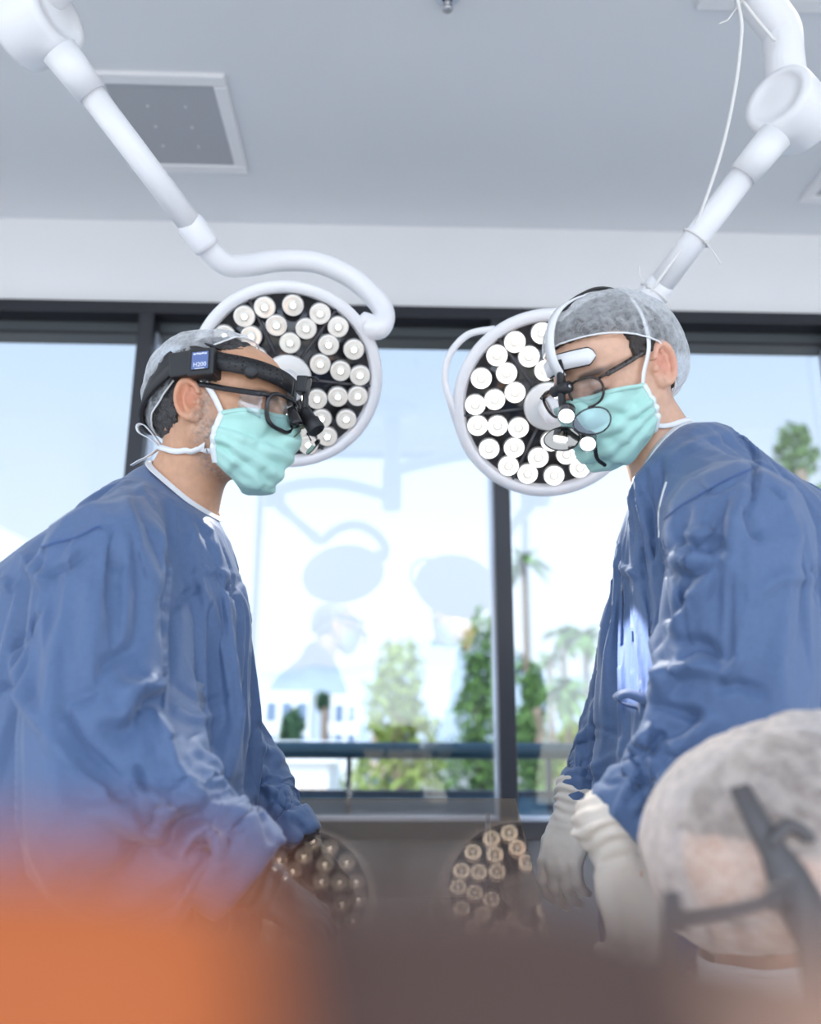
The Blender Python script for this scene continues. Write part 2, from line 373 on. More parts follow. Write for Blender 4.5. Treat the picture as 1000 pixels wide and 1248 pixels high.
# ================================================================== SURGICAL LIGHTS
M['face'] = mat('black_lamp_face', (.02, .02, .024), .12, spec=.6)
M['rib'] = mat('grey_rib', (.10, .10, .11), .3)
def led_mats(n, a, b, c):
    k = .8 if n == 'bright' else .5
    return [mat('reflector_' + n, (k, k * .985, k * .95), .15, metal=.4, emit=(1, .965, .90), estr=a), mat('lens_' + n, (.7, .68, .62), .1, emit=(1, .93, .80), estr=b), mat('chip_' + n, (.9, .9, .9), .2, emit=(1, .98, .95), estr=c), mat('rim_' + n, (.42, .42, .42), .2, emit=(1, .97, .92), estr=a * .06)]
LR = .2045
def surgical_light(center, nrm, spin, label, lm, holder):
    r = empty('surgical_light', center, label, 'surgical lamp')
    x, y, z = frame_of(nrm); B = np.stack([x, y, z], 1)
    T = lambda v: np.asarray(v) @ B.T + center
    a = np.arange(64) * 2 * PI / 64
    def part(name, vf, m, mi=None, smooth=True): return obj(name, (T(vf[0]), vf[1]), m, r, smooth=smooth, midx=mi)
    part('housing', lathe([(.03, -.075), (.09, -.068), (.15, -.05), (.19, -.024), (LR, -.004), (LR + .002, .006), (LR - .002, .014), (LR - .012, .0165), (LR - .021, .014), (LR - .023, .003), (LR - .03, -.004), (.01, -.004)], (0, 0, 0), (0, 0, 1), 72), M['white'])
    part('face_plate', lathe([(.01, .0), (LR - .0215, .0), (LR - .0215, -.003), (.01, -.003)], (0, 0, 0), (0, 0, 1), 64), M['face'])
    for k in range(6):
        t = spin + k * PI / 3; d = np.array([math.cos(t), math.sin(t), 0]); n_ = np.array([-d[1], d[0], 0])
        part('spoke', tube([d * .05 + [0, 0, .002], d * (LR - .022) + [0, 0, .002]], .0032, 6, flat=.8), M['rib'])
        for sg in (-1, 1):                                        # thin raised Y-ribs between the LEDs
            d2 = np.array([math.cos(t + PI / 6), math.sin(t + PI / 6), 0])
    for k in range(6):
        t0 = spin + (k + .5) * PI / 3
        for rr, da in ((.157, -.375), (.157, 0), (.157, .375), (.116, -.27), (.116, .27), (.078, 0)):
            t = t0 + da; c0 = np.array([rr * math.cos(t), rr * math.sin(t), 0.001])
            V, F = lathe([(.0232, 0), (.0232, .008), (.0215, .0125), (.0185, .0135), (.0120, .0105), (.0105, .0115), (.0095, .0125), (.0055, .0135), (.005, .0150), (.002, .0158)], c0, (0, 0, 1), 20)
            mi = []
            for q in range(9): mi += [[3, 3, 0, 0, 1, 1, 1, 2, 2][q]] * 20
            part('led_lens', (V, F), lm, mi + [3, 2])
    part('hub', lathe([(.052, 0), (.052, .014), (.047, .02), (.03, .0215), (.002, .022)], (0, 0, 0), (0, 0, 1), 40), M['cream'])
    part('handle', lathe([(.024, .02), (.022, .05), (.017, .085), (.019, .11), (.014, .122), (.004, .126)], (0, 0, 0), (0, 0, 1), 28), M['white'])
    return r, T
# left lamp
LC = P(350, 460, 1.66); LN = np.array([.10, -.78, -.62])
lmA = led_mats('soft', .22, .04, 2.6); lmB = led_mats('bright', 1.3, .10, 1.0)
lampA, TA = surgical_light(LC, LN, math.radians(-2), 'round white surgical light behind the head of the surgeon on the left', lmA, None)
def joint_drum(r, c, d, rad, ln):
    d = np.array(d, float); d /= np.linalg.norm(d)
    o = obj('joint', lathe([(rad * .5, -ln / 2), (rad * .93, -ln / 2 + .002), (rad, -ln / 2 + .012), (rad, ln / 2 - .012), (rad * .95, ln / 2 - .002), (rad * .72, ln / 2), (rad * .70, ln / 2 - .0025), (rad * .4, ln / 2 - .0022), (.004, ln / 2 - .002)], c, d, 48), M['white'], r)
    return o
def edge(T, px, py, rad=LR, h=-.01):
    """point of the lamp rim that lies towards a pixel"""
    t = np.arange(720) * 2 * PI / 720; v = T(np.stack([rad * np.cos(t), rad * np.sin(t), np.full(720, h)], 1))
    return v[np.argmin(((proj(v) - [px, py]) ** 2).sum(1))]
jl = P(46, 30, 1.25)
joint_drum(lampA, jl, (.86, -.42, .12), .066, .105)
pA = [P(72, 62, 1.245), P(112, 115, 1.29)]
obj('arm_socket', tube(pA, [.034, .029], 24), M['white'], lampA)
pT = [P(108, 110, 1.285), P(240, 284, 1.47)]
obj('arm_tube', tube(pT, .0245, 24), M['white'], lampA)
obj('collar', tube([P(229, 270, 1.458), P(232, 274, 1.462), P(250, 298, 1.485), P(253, 302, 1.49)], [.0265, .029, .029, .0265], 24), M['white'], lampA)
eA = edge(TA, 440, 398)
path = [P(240, 284, 1.47), P(256, 306, 1.50), P(277, 323, 1.53), P(305, 323, 1.57), P(340, 318, 1.60), P(385, 320, 1.62), P(427, 338, 1.63), P(457, 364, 1.63), P(468, 384, 1.62), P(462, 400, 1.60), eA * .6 + P(455, 402, 1.60) * .4]
obj('curved_arm', tube(smooth_path(path, 80), .0235, 24), M['white'], lampA)
obj('rim_bracket', tube([P(458, 401, 1.60) * .5 + eA * .5, eA, eA + (LC - eA) * .06], [.026, .026, .02], 20), M['white'], lampA)
# right lamp
RC = P(667, 494, 1.66); RN = np.array([-.08, -.83, -.555])
lampB, TB = surgical_light(RC, RN, math.radians(186), 'round white surgical light with bright LEDs beside the face of the surgeon on the right', lmB, None)
jr = P(963, 136, 1.40)
joint_drum(lampB, jr, (-.80, -.60, .08), .070, .115)
obj('arm_socket', tube([P(945, 165, 1.39), P(905, 214, 1.43)], [.034, .031], 24), M['white'], lampB)
obj('arm_tube', tube([P(908, 210, 1.43), P(800, 353, 1.56)], .027, 24), M['white'], lampB)
obj('collar', tube([P(806, 345, 1.555), P(802, 350, 1.56), P(793, 362, 1.57), P(790, 366, 1.575)], [.0285, .031, .031, .0285], 24), M['white'], lampB)
eB = edge(TB, 775, 440)
obj('curved_arm', tube(smooth_path([P(800, 353, 1.56), P(783, 378, 1.60), P(783, 405, 1.63), P(790, 430, 1.64), eB + (eB - RC) * .08, eB], 50), .024, 20), M['white'], lampB)
obj('elbow', tube(smooth_path([P(915, -14, 1.35), P(938, 18, 1.365), P(952, 40, 1.38), P(955, 70, 1.385), P(960, 112, 1.395)], 30), [.037] * 8 + [.0375] * 8 + [.038] * 8 + [.041] * 6 if False else .039, 26), M['white'], lampB)
h0, h1 = edge(TB, 600, 396, LR - .004), edge(TB, 563, 520, LR - .004)
obj('handle_bar', tube(smooth_path([h0, P(570, 408, 1.60), P(548, 432, 1.62), P(542, 462, 1.64), P(549, 492, 1.66), h1], 40), .0075, 12), M['white'], lampB)
obj('cable', tube(smooth_path([P(893, -20, 1.30), P(902, 18, 1.31), P(903, 45, 1.32), P(896, 105, 1.36), P(880, 180, 1.41), P(857, 250, 1.46), P(838, 292, 1.49), P(800, 345, 1.53), P(783, 372, 1.57)], 60), .0035, 8), M['cream'], lampB)
obj('cable', tube(smooth_path([P(905, 2, 1.31), P(922, 24, 1.33), P(944, 50, 1.345)], 14), .0035, 8), M['cream'], lampB)
def zip_tie(r, c, axis, rad, tail):
    x, y, z = frame_of(axis); a = np.arange(28) * 2 * PI / 28
    ring = c + rad * (np.cos(a)[:, None] * x + np.sin(a)[:, None] * y)
    tail = [ring[np.argmin(((ring - tail[0]) ** 2).sum(1))]] + list(tail[1:])
    mb = MB().add(tube(ring, .0026, 6, closed=True)).add(tube(tail, .0017, 6)).add(box(tail[0], (.007, .007, .007)))
    obj('cable_tie', mb.get(), M['cream'], r)
ax = P(800, 353, 1.56) - P(908, 210, 1.43)
zip_tie(lampB, P(848, 290, 1.502), ax, .0305, [P(862, 300, 1.48), P(870, 308, 1.48), P(878, 322, 1.48)])
zip_tie(lampB, P(797, 357, 1.567), ax, .033, [P(784, 352, 1.54), P(780, 338, 1.535), P(778, 324, 1.53)])
zip_tie(lampB, P(917, -8, 1.352), P(938, 18, 1.365) - P(915, -14, 1.35), .0425, [P(898, 20, 1.31), P(886, 25, 1.31), P(876, 29, 1.31)])
# ceiling column that carries both arms
mc = np.array([.02, 1.02])
r = empty('ceiling_mount', (mc[0], mc[1], CEIL), 'white ceiling column carrying the arms of both surgical lights', 'ceiling mount')
obj('flange', lathe([(.16, 0), (.16, .03), (.09, .06)], (mc[0], mc[1], CEIL), (0, 0, -1), 40), M['white'], r)
obj('column', lathe([(.05, 0), (.05, .36), (.058, .37), (.058, .62), (.05, .63)], (mc[0], mc[1], CEIL), (0, 0, -1), 32), M['white'], r)
obj('swing_arm', tube(smooth_path([(mc[0], mc[1], 2.40), (mc[0] - .3, mc[1] + .05, 2.46), jl + [.16, -.10, .10], jl + [.0, -.02, .03]], 24), .036, 20), M['white'], r)
obj('swing_arm', tube(smooth_path([(mc[0], mc[1], 2.56), (mc[0] + .35, mc[1] + .10, 2.62), P(905, -30, 1.345), P(915, -14, 1.35)], 24), .037, 20), M['white'], r)
# ================================================================== OUTSIDE
M['asphalt'] = mat('ground', (.30, .30, .27), .9, var=(.2, .2))
M['railing'] = mat('teal_rail', (.025, .065, .085), .4)
M['railing2'] = mat('dark_rail', (.05, .06, .08), .4)
M['parapet'] = mat('blue_parapet', (.10, .20, .29), .5, var=(4, .1))
M['leafA'] = mat('leaf_olive', (.20, .27, .055), .7, var=(3, .35)); M['leafB'] = mat('leaf_green', (.10, .19, .045), .7, var=(3, .35)); M['leafC'] = mat('leaf_dark', (.055, .12, .05), .7, var=(3, .35))
M['bark'] = mat('bark', (.20, .15, .11), .9, var=(9, .3))
M['bldg'] = mat('white_stucco', (.78, .78, .78), .8); M['bldgwin'] = mat('blue_glass', (.16, .22, .32), .2); M['tan'] = mat('tan_stucco', (.62, .48, .38), .9); M['roofw'] = mat('white_roof', (.82, .82, .82), .8)
M['hill'] = mat('hill', (.32, .37, .42), .95, var=(.02, .15))
struct(obj('ground', box2([-160, 3.6, -9.2], [200, 420, -9.0]), M['asphalt'], smooth=False))
bl = struct(obj('balcony', box2([-3.6, 2.96, -.12], [3.6, 4.35, .0]), M['asphalt'], smooth=False))
ry = 4.25
r = empty('balcony_railing', (0, ry, 0), 'dark teal balcony railing with a solid blue lower panel outside the window', 'railing')
zr = lambda py: P(500, py, ry)[2]
obj('top_rail', tube([(-3.5, ry, zr(915)), (3.5, ry, zr(915))], .04, 16), M['railing'], r)
obj('lower_rail', box2([-3.5, ry - .025, zr(970)], [3.5, ry + .025, zr(963)]), M['railing2'], r, smooth=False)
obj('parapet_panel', box2([-3.5, ry - .01, 0], [3.5, ry + .01, zr(970)]), M['parapet'], r, smooth=False)
for px in (-60, 175, 425, 668, 860): 
    x = P(px, 940, ry)[0]; obj('post', box2([x - .012, ry - .015, 0], [x + .012, ry + .015, zr(915)]), M['railing2'], r, smooth=False)

def leaves(c, rad, n, size, seed, droop=.0):
    rs = np.random.RandomState(seed); V = []; F = []
    for i in range(n):
        d = rs.normal(size=3); d /= np.linalg.norm(d); q = c + d * rad * rs.uniform(.35, 1) ** .6 * (1 + .18 * math.sin(5 * d[0] + seed) * math.sin(4 * d[2] + 2 * seed))
        a = rs.normal(size=3); a /= np.linalg.norm(a); b = np.cross(a, rs.normal(size=3)); b /= np.linalg.norm(b) + 1e-9
        s = size * rs.uniform(.6, 1.4); k = len(V); V += [q - a * s, q + b * s * .45, q + a * s, q - b * s * .45]; F.append([k, k + 1, k + 2, k + 3])
    return np.array(V), F
def tree(px, top, wpx, Y, ground, m, label, seed, blobs=5):
    c = P(px, 880, Y); h = P(px, top, Y)[2]; w = wpx / FPX * Y / 2; rs = np.random.RandomState(seed)
    root = np.array([c[0], Y, ground]); r = empty('tree', root, label, 'tree', 'trees beyond the balcony')
    mb = MB(); zc = h - w * .9
    for i in range(blobs):
        u = i / max(1, blobs - 1); z = h - w * .35 - (h - ground) * .55 * u
        mb.add(leaves(np.array([c[0] + rs.uniform(-.4, .4) * w * (.4 + u), Y + rs.uniform(-.4, .4) * w, z]), np.array([w * (.45 + .5 * u), w * (.45 + .5 * u), w * .75]), 620, .05 * Y / 9, seed * 10 + i))
    obj('crown', mb.get(), m, r, smooth=False)
    obj('trunk', tube(smooth_path([root, root + [.1, 0, (zc - ground) * .5], [c[0], Y, zc]], 8), [.28] * 8 if False else .2, 8), M['bark'], r)
tree(485, 800, 140, 26, -9, M['leafA'], 'tall olive green tree left of the middle window bar, in front of the white blocks', 3, 7)
tree(582, 770, 130, 34, -9, M['leafB'], 'tall dark green tree close to the left side of the middle window bar', 4, 7)
tree(655, 830, 70, 30, -9, M['leafB'], 'round green tree just right of the middle window bar', 5, 6)
tree(352, 878, 60, 40, -9, M['leafC'], 'low green tree below the white office block', 6, 4)
tree(395, 850, 26, 45, -9, M['leafC'], 'small dark tree standing between the two white blocks', 7, 3)
tree(1012, 526, 120, 32, -9, M['leafB'], 'pale tree top showing at the right edge behind the surgeon', 8, 5)
tree(694, 850, 50, 44, -9, M['leafA'], 'yellowish green tree beside the gown of the surgeon on the right', 9, 5)
def palm(px, top, Y, label, seed, size=1.0, lean=0):
    c = P(px, top, Y); root = np.array([c[0] + lean, Y, -9.0]); r = empty('palm_tree', root, label, 'palm tree', 'palm trees beyond the balcony')
    rs = np.random.RandomState(seed); mb = MB(); L_ = .030 * Y * size
    for i in range(26):
        a = rs.uniform(0, 2 * PI); el = rs.uniform(-.7, .9); d = np.array([math.cos(a) * math.cos(el), math.sin(a) * math.cos(el), math.sin(el)])
        p = [c + d * L_ * t - np.array([0, 0, L_ * .55 * t * t]) for t in np.linspace(0, 1, 5)]
        s = np.cross(d, [0, 0, 1]); s /= np.linalg.norm(s); w = [.05, .13, .15, .1, .02]
        V = np.array([[q - s * L_ * ww - np.array([0, 0, L_ * ww * .5]), q, q + s * L_ * ww - np.array([0, 0, L_ * ww * .5])] for q, ww in zip(p, w)])
        mb.add(gridmesh(V))
    obj('fronds', mb.get(), M['leafB'], r, smooth=False)
    obj('trunk', tube(smooth_path([root, (root + c) / 2 + [lean * .2, 0, 0], c], 10), .0035 * Y, 8), M['bark'], r)
palm(685, 770, 45, 'tall thin palm in the right window pane', 1)
palm(641, 805, 50, 'short palm nearest the right side of the middle window bar', 2, .8)
palm(669, 799, 60, 'small far palm between the two taller ones in the right pane', 3, .7)
palm(712, 772, 38, 'tall palm half hidden by the gown of the surgeon on the right', 4, 1.1)
palm(637, 680, 40, 'tallest palm high up beside the middle window bar', 5, 1.2)
palm(690, 838, 24, 'bushy palm low beside the blue gown in the right pane', 6, 1.5)
def block(px0, px1, top, Y, label, cols=6, rows=3, m=None, zb=-9, cat='building', wm=None, d=10):
    a, b = P(px0, top, Y), P(px1, top, Y)
    r = empty('office_building', ((a[0] + b[0]) / 2, Y + d / 2, zb), label, cat)
    obj('wall', box2([a[0], Y, zb], [b[0], Y + d, a[2]]), m or M['bldg'], r, smooth=False)
    obj('roof', box2([a[0] - .2, Y - .2, a[2]], [b[0] + .2, Y + d + .2, a[2] + .35]), M['roofw'], r, smooth=False)
    w = (b[0] - a[0]) / cols; hh = (a[2] - max(zb, -4)) / rows
    for i in range(cols):
        for j in range(rows):
            z1 = a[2] - j * hh - hh * .25
            obj('window', box2([a[0] + w * (i + .16), Y - .05, z1 - hh * .6], [a[0] + w * (i + .84), Y + .02, z1]), wm or M['bldgwin'], r, smooth=False)
block(322, 378, 846, 120, 'white office block with blue-grey glass left of the trees', 3, 2)
block(390, 437, 850, 132, 'white office block nearest the tall olive tree', 3, 2)
block(300, 400, 928, 19, 'long white low roofed building below the balcony rail', 8, 2, M['bldg'], -9, wm=M['tan'], d=4)
block(452, 480, 895, 60, 'tan low building behind the tall olive tree', 2, 2, M['tan'])
block(700, 800, 900, 55, 'pale building low behind the palms on the right', 5, 2)
# far ridge
n = 60; xs = np.linspace(-420, 420, n); top = 22 + 14 * np.sin(xs * .013 + 1.2) + 6 * np.sin(xs * .05) + 3 * np.sin(xs * .13)
V = np.zeros((5, n, 3))
for i, (dy, hh) in enumerate(((0, 0), (30, .5), (60, .85), (90, 1), (200, .2))):
    V[i, :, 0] = xs; V[i, :, 1] = 330 + dy + 8 * np.sin(xs * .03); V[i, :, 2] = -9 + (top + 9) * hh
struct(obj('ridge', gridmesh(V), M['hill']))

# ================================================================== SKY AND SUN
wd = bpy.data.worlds.new('sky'); scene.world = wd; wd.use_nodes = True; nt = wd.node_tree; nt.nodes.clear(); N = nt.nodes.new; L = nt.links.new
o = N('ShaderNodeOutputWorld'); bg = N('ShaderNodeBackground'); tc = N('ShaderNodeTexCoord'); sx = N('ShaderNodeSeparateXYZ'); L(tc.outputs['Generated'], sx.inputs[0])
rp = N('ShaderNodeValToRGB'); e = rp.color_ramp.elements; e[0].position = 0; e[0].color = (.30, .30, .28, 1); e[1].position = 1; e[1].color = (.30, .48, .85, 1)
for p_, c_ in ((.498, (.40, .40, .38, 1)), (.502, (.74, .82, .92, 1)), (.60, (.70, .80, .96, 1)), (.72, (.56, .71, .95, 1))):
    q = e.new(p_); q.color = c_
mr = N('ShaderNodeMapRange'); mr.inputs['From Min'].default_value = -1; mr.inputs['From Max'].default_value = 1; L(sx.outputs['Z'], mr.inputs['Value']); L(mr.outputs['Result'], rp.inputs[0])
m2 = N('ShaderNodeMapRange'); m2.interpolation_type = 'SMOOTHSTEP'; m2.inputs['From Min'].default_value = .25; m2.inputs['From Max'].default_value = -.6; m2.inputs['To Min'].default_value = .68; m2.inputs['To Max'].default_value = 2.1
L(sx.outputs['Y'], m2.inputs['Value']); L(rp.outputs[0], bg.inputs['Color']); L(m2.outputs['Result'], bg.inputs['Strength']); L(bg.outputs[0], o.inputs[0])
sl = bpy.data.lights.new('sun', 'SUN'); sl.energy = 2.4; sl.angle = .02; sl.color = (1, .95, .86)
so = bpy.data.objects.new('sun', sl); link(so); so.rotation_euler = (math.radians(42), 0, math.radians(-22))

# ================================================================== CAMERA
cd = bpy.data.cameras.new('camera'); cam = bpy.data.objects.new('camera', cd); link(cam)
Mx = Matrix([list(CR[i]) + [CAM[i]] for i in range(3)] + [[0, 0, 0, 1]]); cam.matrix_world = Mx
cd.sensor_fit = 'HORIZONTAL'; cd.sensor_width = 36; cd.lens = 36 * FPX / 1000; cd.clip_start = .02; cd.clip_end = 2000
cd.dof.use_dof = True; cd.dof.focus_distance = 1.42; cd.dof.aperture_fstop = cd.lens / 1000 / .0145; cd.dof.aperture_blades = 0
scene.camera = cam
vs = scene.view_settings; vs.view_transform = 'Standard'; vs.look = 'None'; vs.exposure = .85; vs.gamma = 1; vs.use_curve_mapping = False
cy = scene.cycles; cy.use_denoising = True; cy.max_bounces = 10; cy.diffuse_bounces = 5; cy.glossy_bounces = 5; cy.transparent_max_bounces = 24; cy.sample_clamp_indirect = 6; cy.caustics_reflective = False; cy.caustics_refractive = False
try: cy.denoiser = 'OPENIMAGEDENOISE'
except Exception: pass
# ================================================================== PEOPLE: field builders
class Head:
    def __init__(s, c, F, L, scale=1.0, nose=1.0):
        F = np.array(F, float); F /= np.linalg.norm(F); L = np.array(L, float); L -= F * (L @ F); L /= np.linalg.norm(L)
        s.c = np.array(c, float); s.B = np.stack([F, L, np.cross(F, L)], 1); s.k = scale; s.nose = nose
    def w(s, v): return np.asarray(v, float) * s.k @ s.B.T + s.c
    def loc(s, p):
        q = [p[i] - s.c[i] for i in range(3)]; B = s.B
        return [(B[0][i] * q[0] + B[1][i] * q[1] + B[2][i] * q[2]) / s.k for i in range(3)]
    def dir(s, v): return np.asarray(v, float) @ s.B.T
    def skull(s, q):
        d = ell(q, (-.012, 0, .028), (.100, .076, .088))
        d = smin(d, ell(q, (.045, 0, .035), (.052, .060, .058)), .03)
        d = smin(d, ell(q, (-.055, 0, -.02), (.045, .055, .045)), .03)
        return d
    def face(s, q):
        d = s.skull(q); ay = np.abs(q[1])
        m = [q[0], ay, q[2]]
        d = smin(d, ell(q, (.040, 0, -.045), (.056, .058, .062)), .03)
        d = smin(d, cap_(m, (-.004, .053, -.052), (.070, .016, -.100), .019, .015), .032)     # jaw line
        d = smin(d, ell(q, (.076, 0, -.098), (.020, .022, .017)), .02)                        # chin
        d = smin(d, ell(m, (.062, .046, -.022), (.026, .018, .015)), .02)                     # cheek bone
        d = smin(d, ell(m, (.083, .024, .014), (.014, .028, .009)), .014)                     # brow
        d = smax(d, -ell(m, (.098, .033, -.005), (.016, .019, .013)), .014)                   # eye socket
        d = smin(d, ell(m, (.078, .032, -.006), (.0125, .0155, .0115)), .004)                 # eye and lids
        n = s.nose
        d = smin(d, cap_(q, (.090, 0, .004), (.112 * n, 0, -.036), .0075, .0125), .012)
        d = smin(d, ell(m, (.098, .012, -.040), (.012, .009, .008)), .006)
        d = smin(d, ell(q, (.086, 0, -.066), (.013, .025, .0065)), .006); d = smin(d, ell(q, (.085, 0, -.076), (.012, .021, .0065)), .005)
        return d
    def ear(s, q):
        ay = np.abs(q[1]); m = [q[0], ay, q[2]]
        a = math.radians(-14); c_, s_ = math.cos(a), math.sin(a)
        x = (m[0] + .014) * c_ - (m[2] + .010) * s_; z = (m[0] + .014) * s_ + (m[2] + .010) * c_
        y = m[1] - .076 - .30 * (-(x) - .004)                     # the ear swings out towards its back edge
        e = [x, y, z]
        shell = ell(e, (-.002, .001, 0), (.0185, .0045, .0310))
        shell = smin(shell, ell(e, (.003, .004, -.027), (.0105, .0060, .0105)), .006)
        rr = np.sqrt(((x + .002) / .0165) ** 2 + (z / .0295) ** 2); rim = np.sqrt(((rr - 1) * .0175) ** 2 + ((y - .0075) * .7) ** 2) - .0040
        rim = np.where((x > .007) & (z < .006), .02, rim)
        anti = np.sqrt(((np.sqrt(((x - .001) / .0095) ** 2 + ((z + .001) / .0180) ** 2) - 1) * .010) ** 2 + ((y - .0055) * .8) ** 2) - .0030
        anti = np.where(x > .000, .02, anti)
        d = smin(shell, rim, .003); d = smin(d, anti, .003)
        d = smax(d, -ell(e, (.003, .010, -.004), (.0078, .0100, .0120)), .003)
        return smin(d, ell(e, (.0130, .005, -.006), (.0045, .0050, .0065)), .003)    # tragus
    def sdf(s, p, ears=True):
        q = s.loc(p); d = s.face(q)
        if ears: d = smin(d, s.ear(q), .006)
        return d * s.k
    def nofine(s, p):
        return s.skull(s.loc(p)) * s.k
    def plain(s, p):
        return s.face(s.loc(p)) * s.k

def torso_fn(st):
    """st rows: z, cx, cy, a, b, yaw"""
    st = np.array(sorted(st), float)
    def fn(p):
        z = np.asarray(p[2]); g = lambda k: np.interp(z.ravel(), st[:, 0], st[:, k]).reshape(z.shape).astype(np.float32)
        cx, cy, a, b, yw = (g(k) for k in range(1, 6)); c, s = np.cos(yw), np.sin(yw)
        x = (p[0] - cx) * c + (p[1] - cy) * s; y = -(p[0] - cx) * s + (p[1] - cy) * c
        k0 = (np.abs(x / a) ** 2.3 + np.abs(y / b) ** 2.3) ** (1 / 2.3)
        return (k0 - 1) * np.minimum(a, b) * .95
    return fn

def hand_fn(w, d, n, thumb, curl=.5, k=1.0, spread=1.0, cuff=.032, clen=.03):
    """w wrist, d finger direction, n back-of-hand normal, thumb +1/-1 side"""
    d = np.array(d, float); d /= np.linalg.norm(d); n = np.array(n, float); n -= d * (n @ d); n /= np.linalg.norm(n); y = np.cross(n, d) * thumb
    B = np.stack([d, y, n], 1); w = np.array(w, float)
    fing = []
    for i, (fy, ln) in enumerate(zip((.031, .0105, -.010, -.029), (.068, .076, .071, .055))):
        b = np.array([.088 - .004 * abs(i - 1.2), fy, 0]); ang = 0.10; pts = [b * [.55, .9, 1], b]; sp = (fy / .03) * .10 * spread
        for s_, q in ((.42, .8), (.32, 1.0), (.26, .8)):
            ang += curl * q * (1 + .08 * i); b = b + ln * s_ * np.array([math.cos(ang) * math.cos(sp), math.cos(ang) * math.sin(sp), -math.sin(ang)]); pts.append(b)
        fing.append(pts)
    th = [np.array(q) for q in ((.018, .022, -.006), (.045, .047, -.016), (.068, .056, -.030), (.088, .054, -.044))]
    def fn(p):
        q = [p[i] - w[i] for i in range(3)]; q = [(B[0][i] * q[0] + B[1][i] * q[1] + B[2][i] * q[2]) / k for i in range(3)]
        e = ell(q, (.048, 0, 0), (.054, .043, .0165)); e = smin(e, ell(q, (.030, .020, -.008), (.034, .020, .016)), .015)
        for f in fing: e = smin(e, chain(q, f, [.0105, .0105, .0095, .0085, .0072], .004), .006)
        e = smin(e, chain(q, th, [.015, .0125, .0105, .0085], .004), .010)
        e = smin(e, cap_(q, (-clen, 0, 0), (.012, 0, 0), cuff, .026), .02)
        return e * k
    pts = np.array([f for g in fing for f in g] + th + [np.array([-.06, 0, 0])]) * k @ B.T + w
    return fn, pts.min(0) - .045, pts.max(0) + .045

# --- cloth creases
def crumple(V, cell, slope, seed, soft=.007, stretch=None):
    rs = np.random.RandomState(seed); W = V if stretch is None else V @ np.asarray(stretch)
    lo, hi = W.min(0) - cell, W.max(0) + cell; n = int(np.prod((hi - lo) / cell) * 1.0); n = min(max(n, 60), 6000)
    C_ = rs.uniform(lo, hi, (n, 3)); G = rs.normal(size=(n, 3)); G /= np.linalg.norm(G, axis=1)[:, None]; G *= rs.uniform(.4, 1, (n, 1)) * slope
    kd = KDTree(n)
    for i, c in enumerate(C_): kd.insert(c, i)
    kd.balance(); K = 4; I = np.zeros((len(W), K), int); D = np.zeros((len(W), K))
    for i, v in enumerate(W):
        for j, (_, ix, dd) in enumerate(kd.find_n(v, K)): I[i, j] = ix; D[i, j] = dd
    wt = np.exp(-(D - D[:, :1]) / soft); h = ((W[:, None, :] - C_[I]) * G[I]).sum(2)
    return (h * wt).sum(1) / wt.sum(1)
def facets(V, F, ratio, amp, seed):
    """crisp crumple: distance from the cloth to a coarse, jittered triangulation of itself"""
    me = bpy.data.meshes.new('t'); me.from_pydata(V.tolist(), [], F.tolist()); o = bpy.data.objects.new('t', me); COL.objects.link(o)
    m = o.modifiers.new('d', 'DECIMATE'); m.ratio = ratio; m.use_collapse_triangulate = True
    dg = bpy.context.evaluated_depsgraph_get(); e = o.evaluated_get(dg).to_mesh()
    W = np.array([v.co[:] for v in e.vertices]); T = [tuple(p.vertices) for p in e.polygons]; wn = np.array([v.normal[:] for v in e.vertices])
    o.evaluated_get(dg).to_mesh_clear(); bpy.data.objects.remove(o); bpy.data.meshes.remove(me)
    rs = np.random.RandomState(seed); W = W + wn * rs.uniform(-amp, amp, (len(W), 1)) + rs.normal(size=W.shape) * amp * .3
    bv = BVHTree.FromPolygons([tuple(v) for v in W], T); Nn = vnormals(V, F); h = np.zeros(len(V))
    for i in range(len(V)):
        v, n = Vector(V[i]), Vector(Nn[i]); a = bv.ray_cast(v + n * .03, -n, .06)
        if a[0] is not None: h[i] = .03 - a[3]
    return np.clip(h, -.02, .02)
def strokes(V, Nn, lst, scale=1.0):
    """creases drawn along paths over the visible side of a cloth: (kind, width_px, height_m, [(px,py),...])"""
    uv = proj(V); vis = ((V - CAM) * Nn).sum(1) < 0; h = np.zeros(len(V))
    for kind, wpx, amp, path in lst:
        pa = smooth_path([(a, b, 0) for a, b in path], max(8, 6 * len(path)))[:, :2] if len(path) > 2 else np.array(path, float)
        lo, hi = pa.min(0) - wpx * 6, pa.max(0) + wpx * 6
        I = np.where(vis & (uv[:, 0] > lo[0]) & (uv[:, 0] < hi[0]) & (uv[:, 1] > lo[1]) & (uv[:, 1] < hi[1]))[0]
        if not len(I): continue
        q = uv[I]; best = np.full(len(I), 1e9); sd = np.zeros(len(I)); tt = np.zeros(len(I)); m = len(pa) - 1
        for k in range(m):
            a, b = pa[k], pa[k + 1]; d = b - a; L = d @ d + 1e-9; t = ((q - a) @ d) / L; tc = np.clip(t, 0, 1); e = q - a - tc[:, None] * d
            dd = np.sqrt((e ** 2).sum(1)); sg = np.sign(d[0] * e[:, 1] - d[1] * e[:, 0]); u = dd < best
            best[u] = dd[u]; sd[u] = (sg * dd)[u]; tt[u] = (k + tc[u]) / m
        taper = np.clip(np.minimum(tt, 1 - tt) * 4.0, 0, 1) ** .6
        if kind == 'v': g = -np.exp(-(best / wpx) ** 2)
        elif kind == 'r': g = np.exp(-(best / wpx) ** 2)
        elif kind == 'R': g = np.maximum(0, 1 - best / (wpx * 2.2))                       # sharp ridge
        elif kind == 's': g = np.tanh(sd / wpx) * np.exp(-(best / (wpx * 4.5)) ** 2)      # overlap: + on the right of travel
        g = g * taper
        h[I] += amp * g
    return h * scale
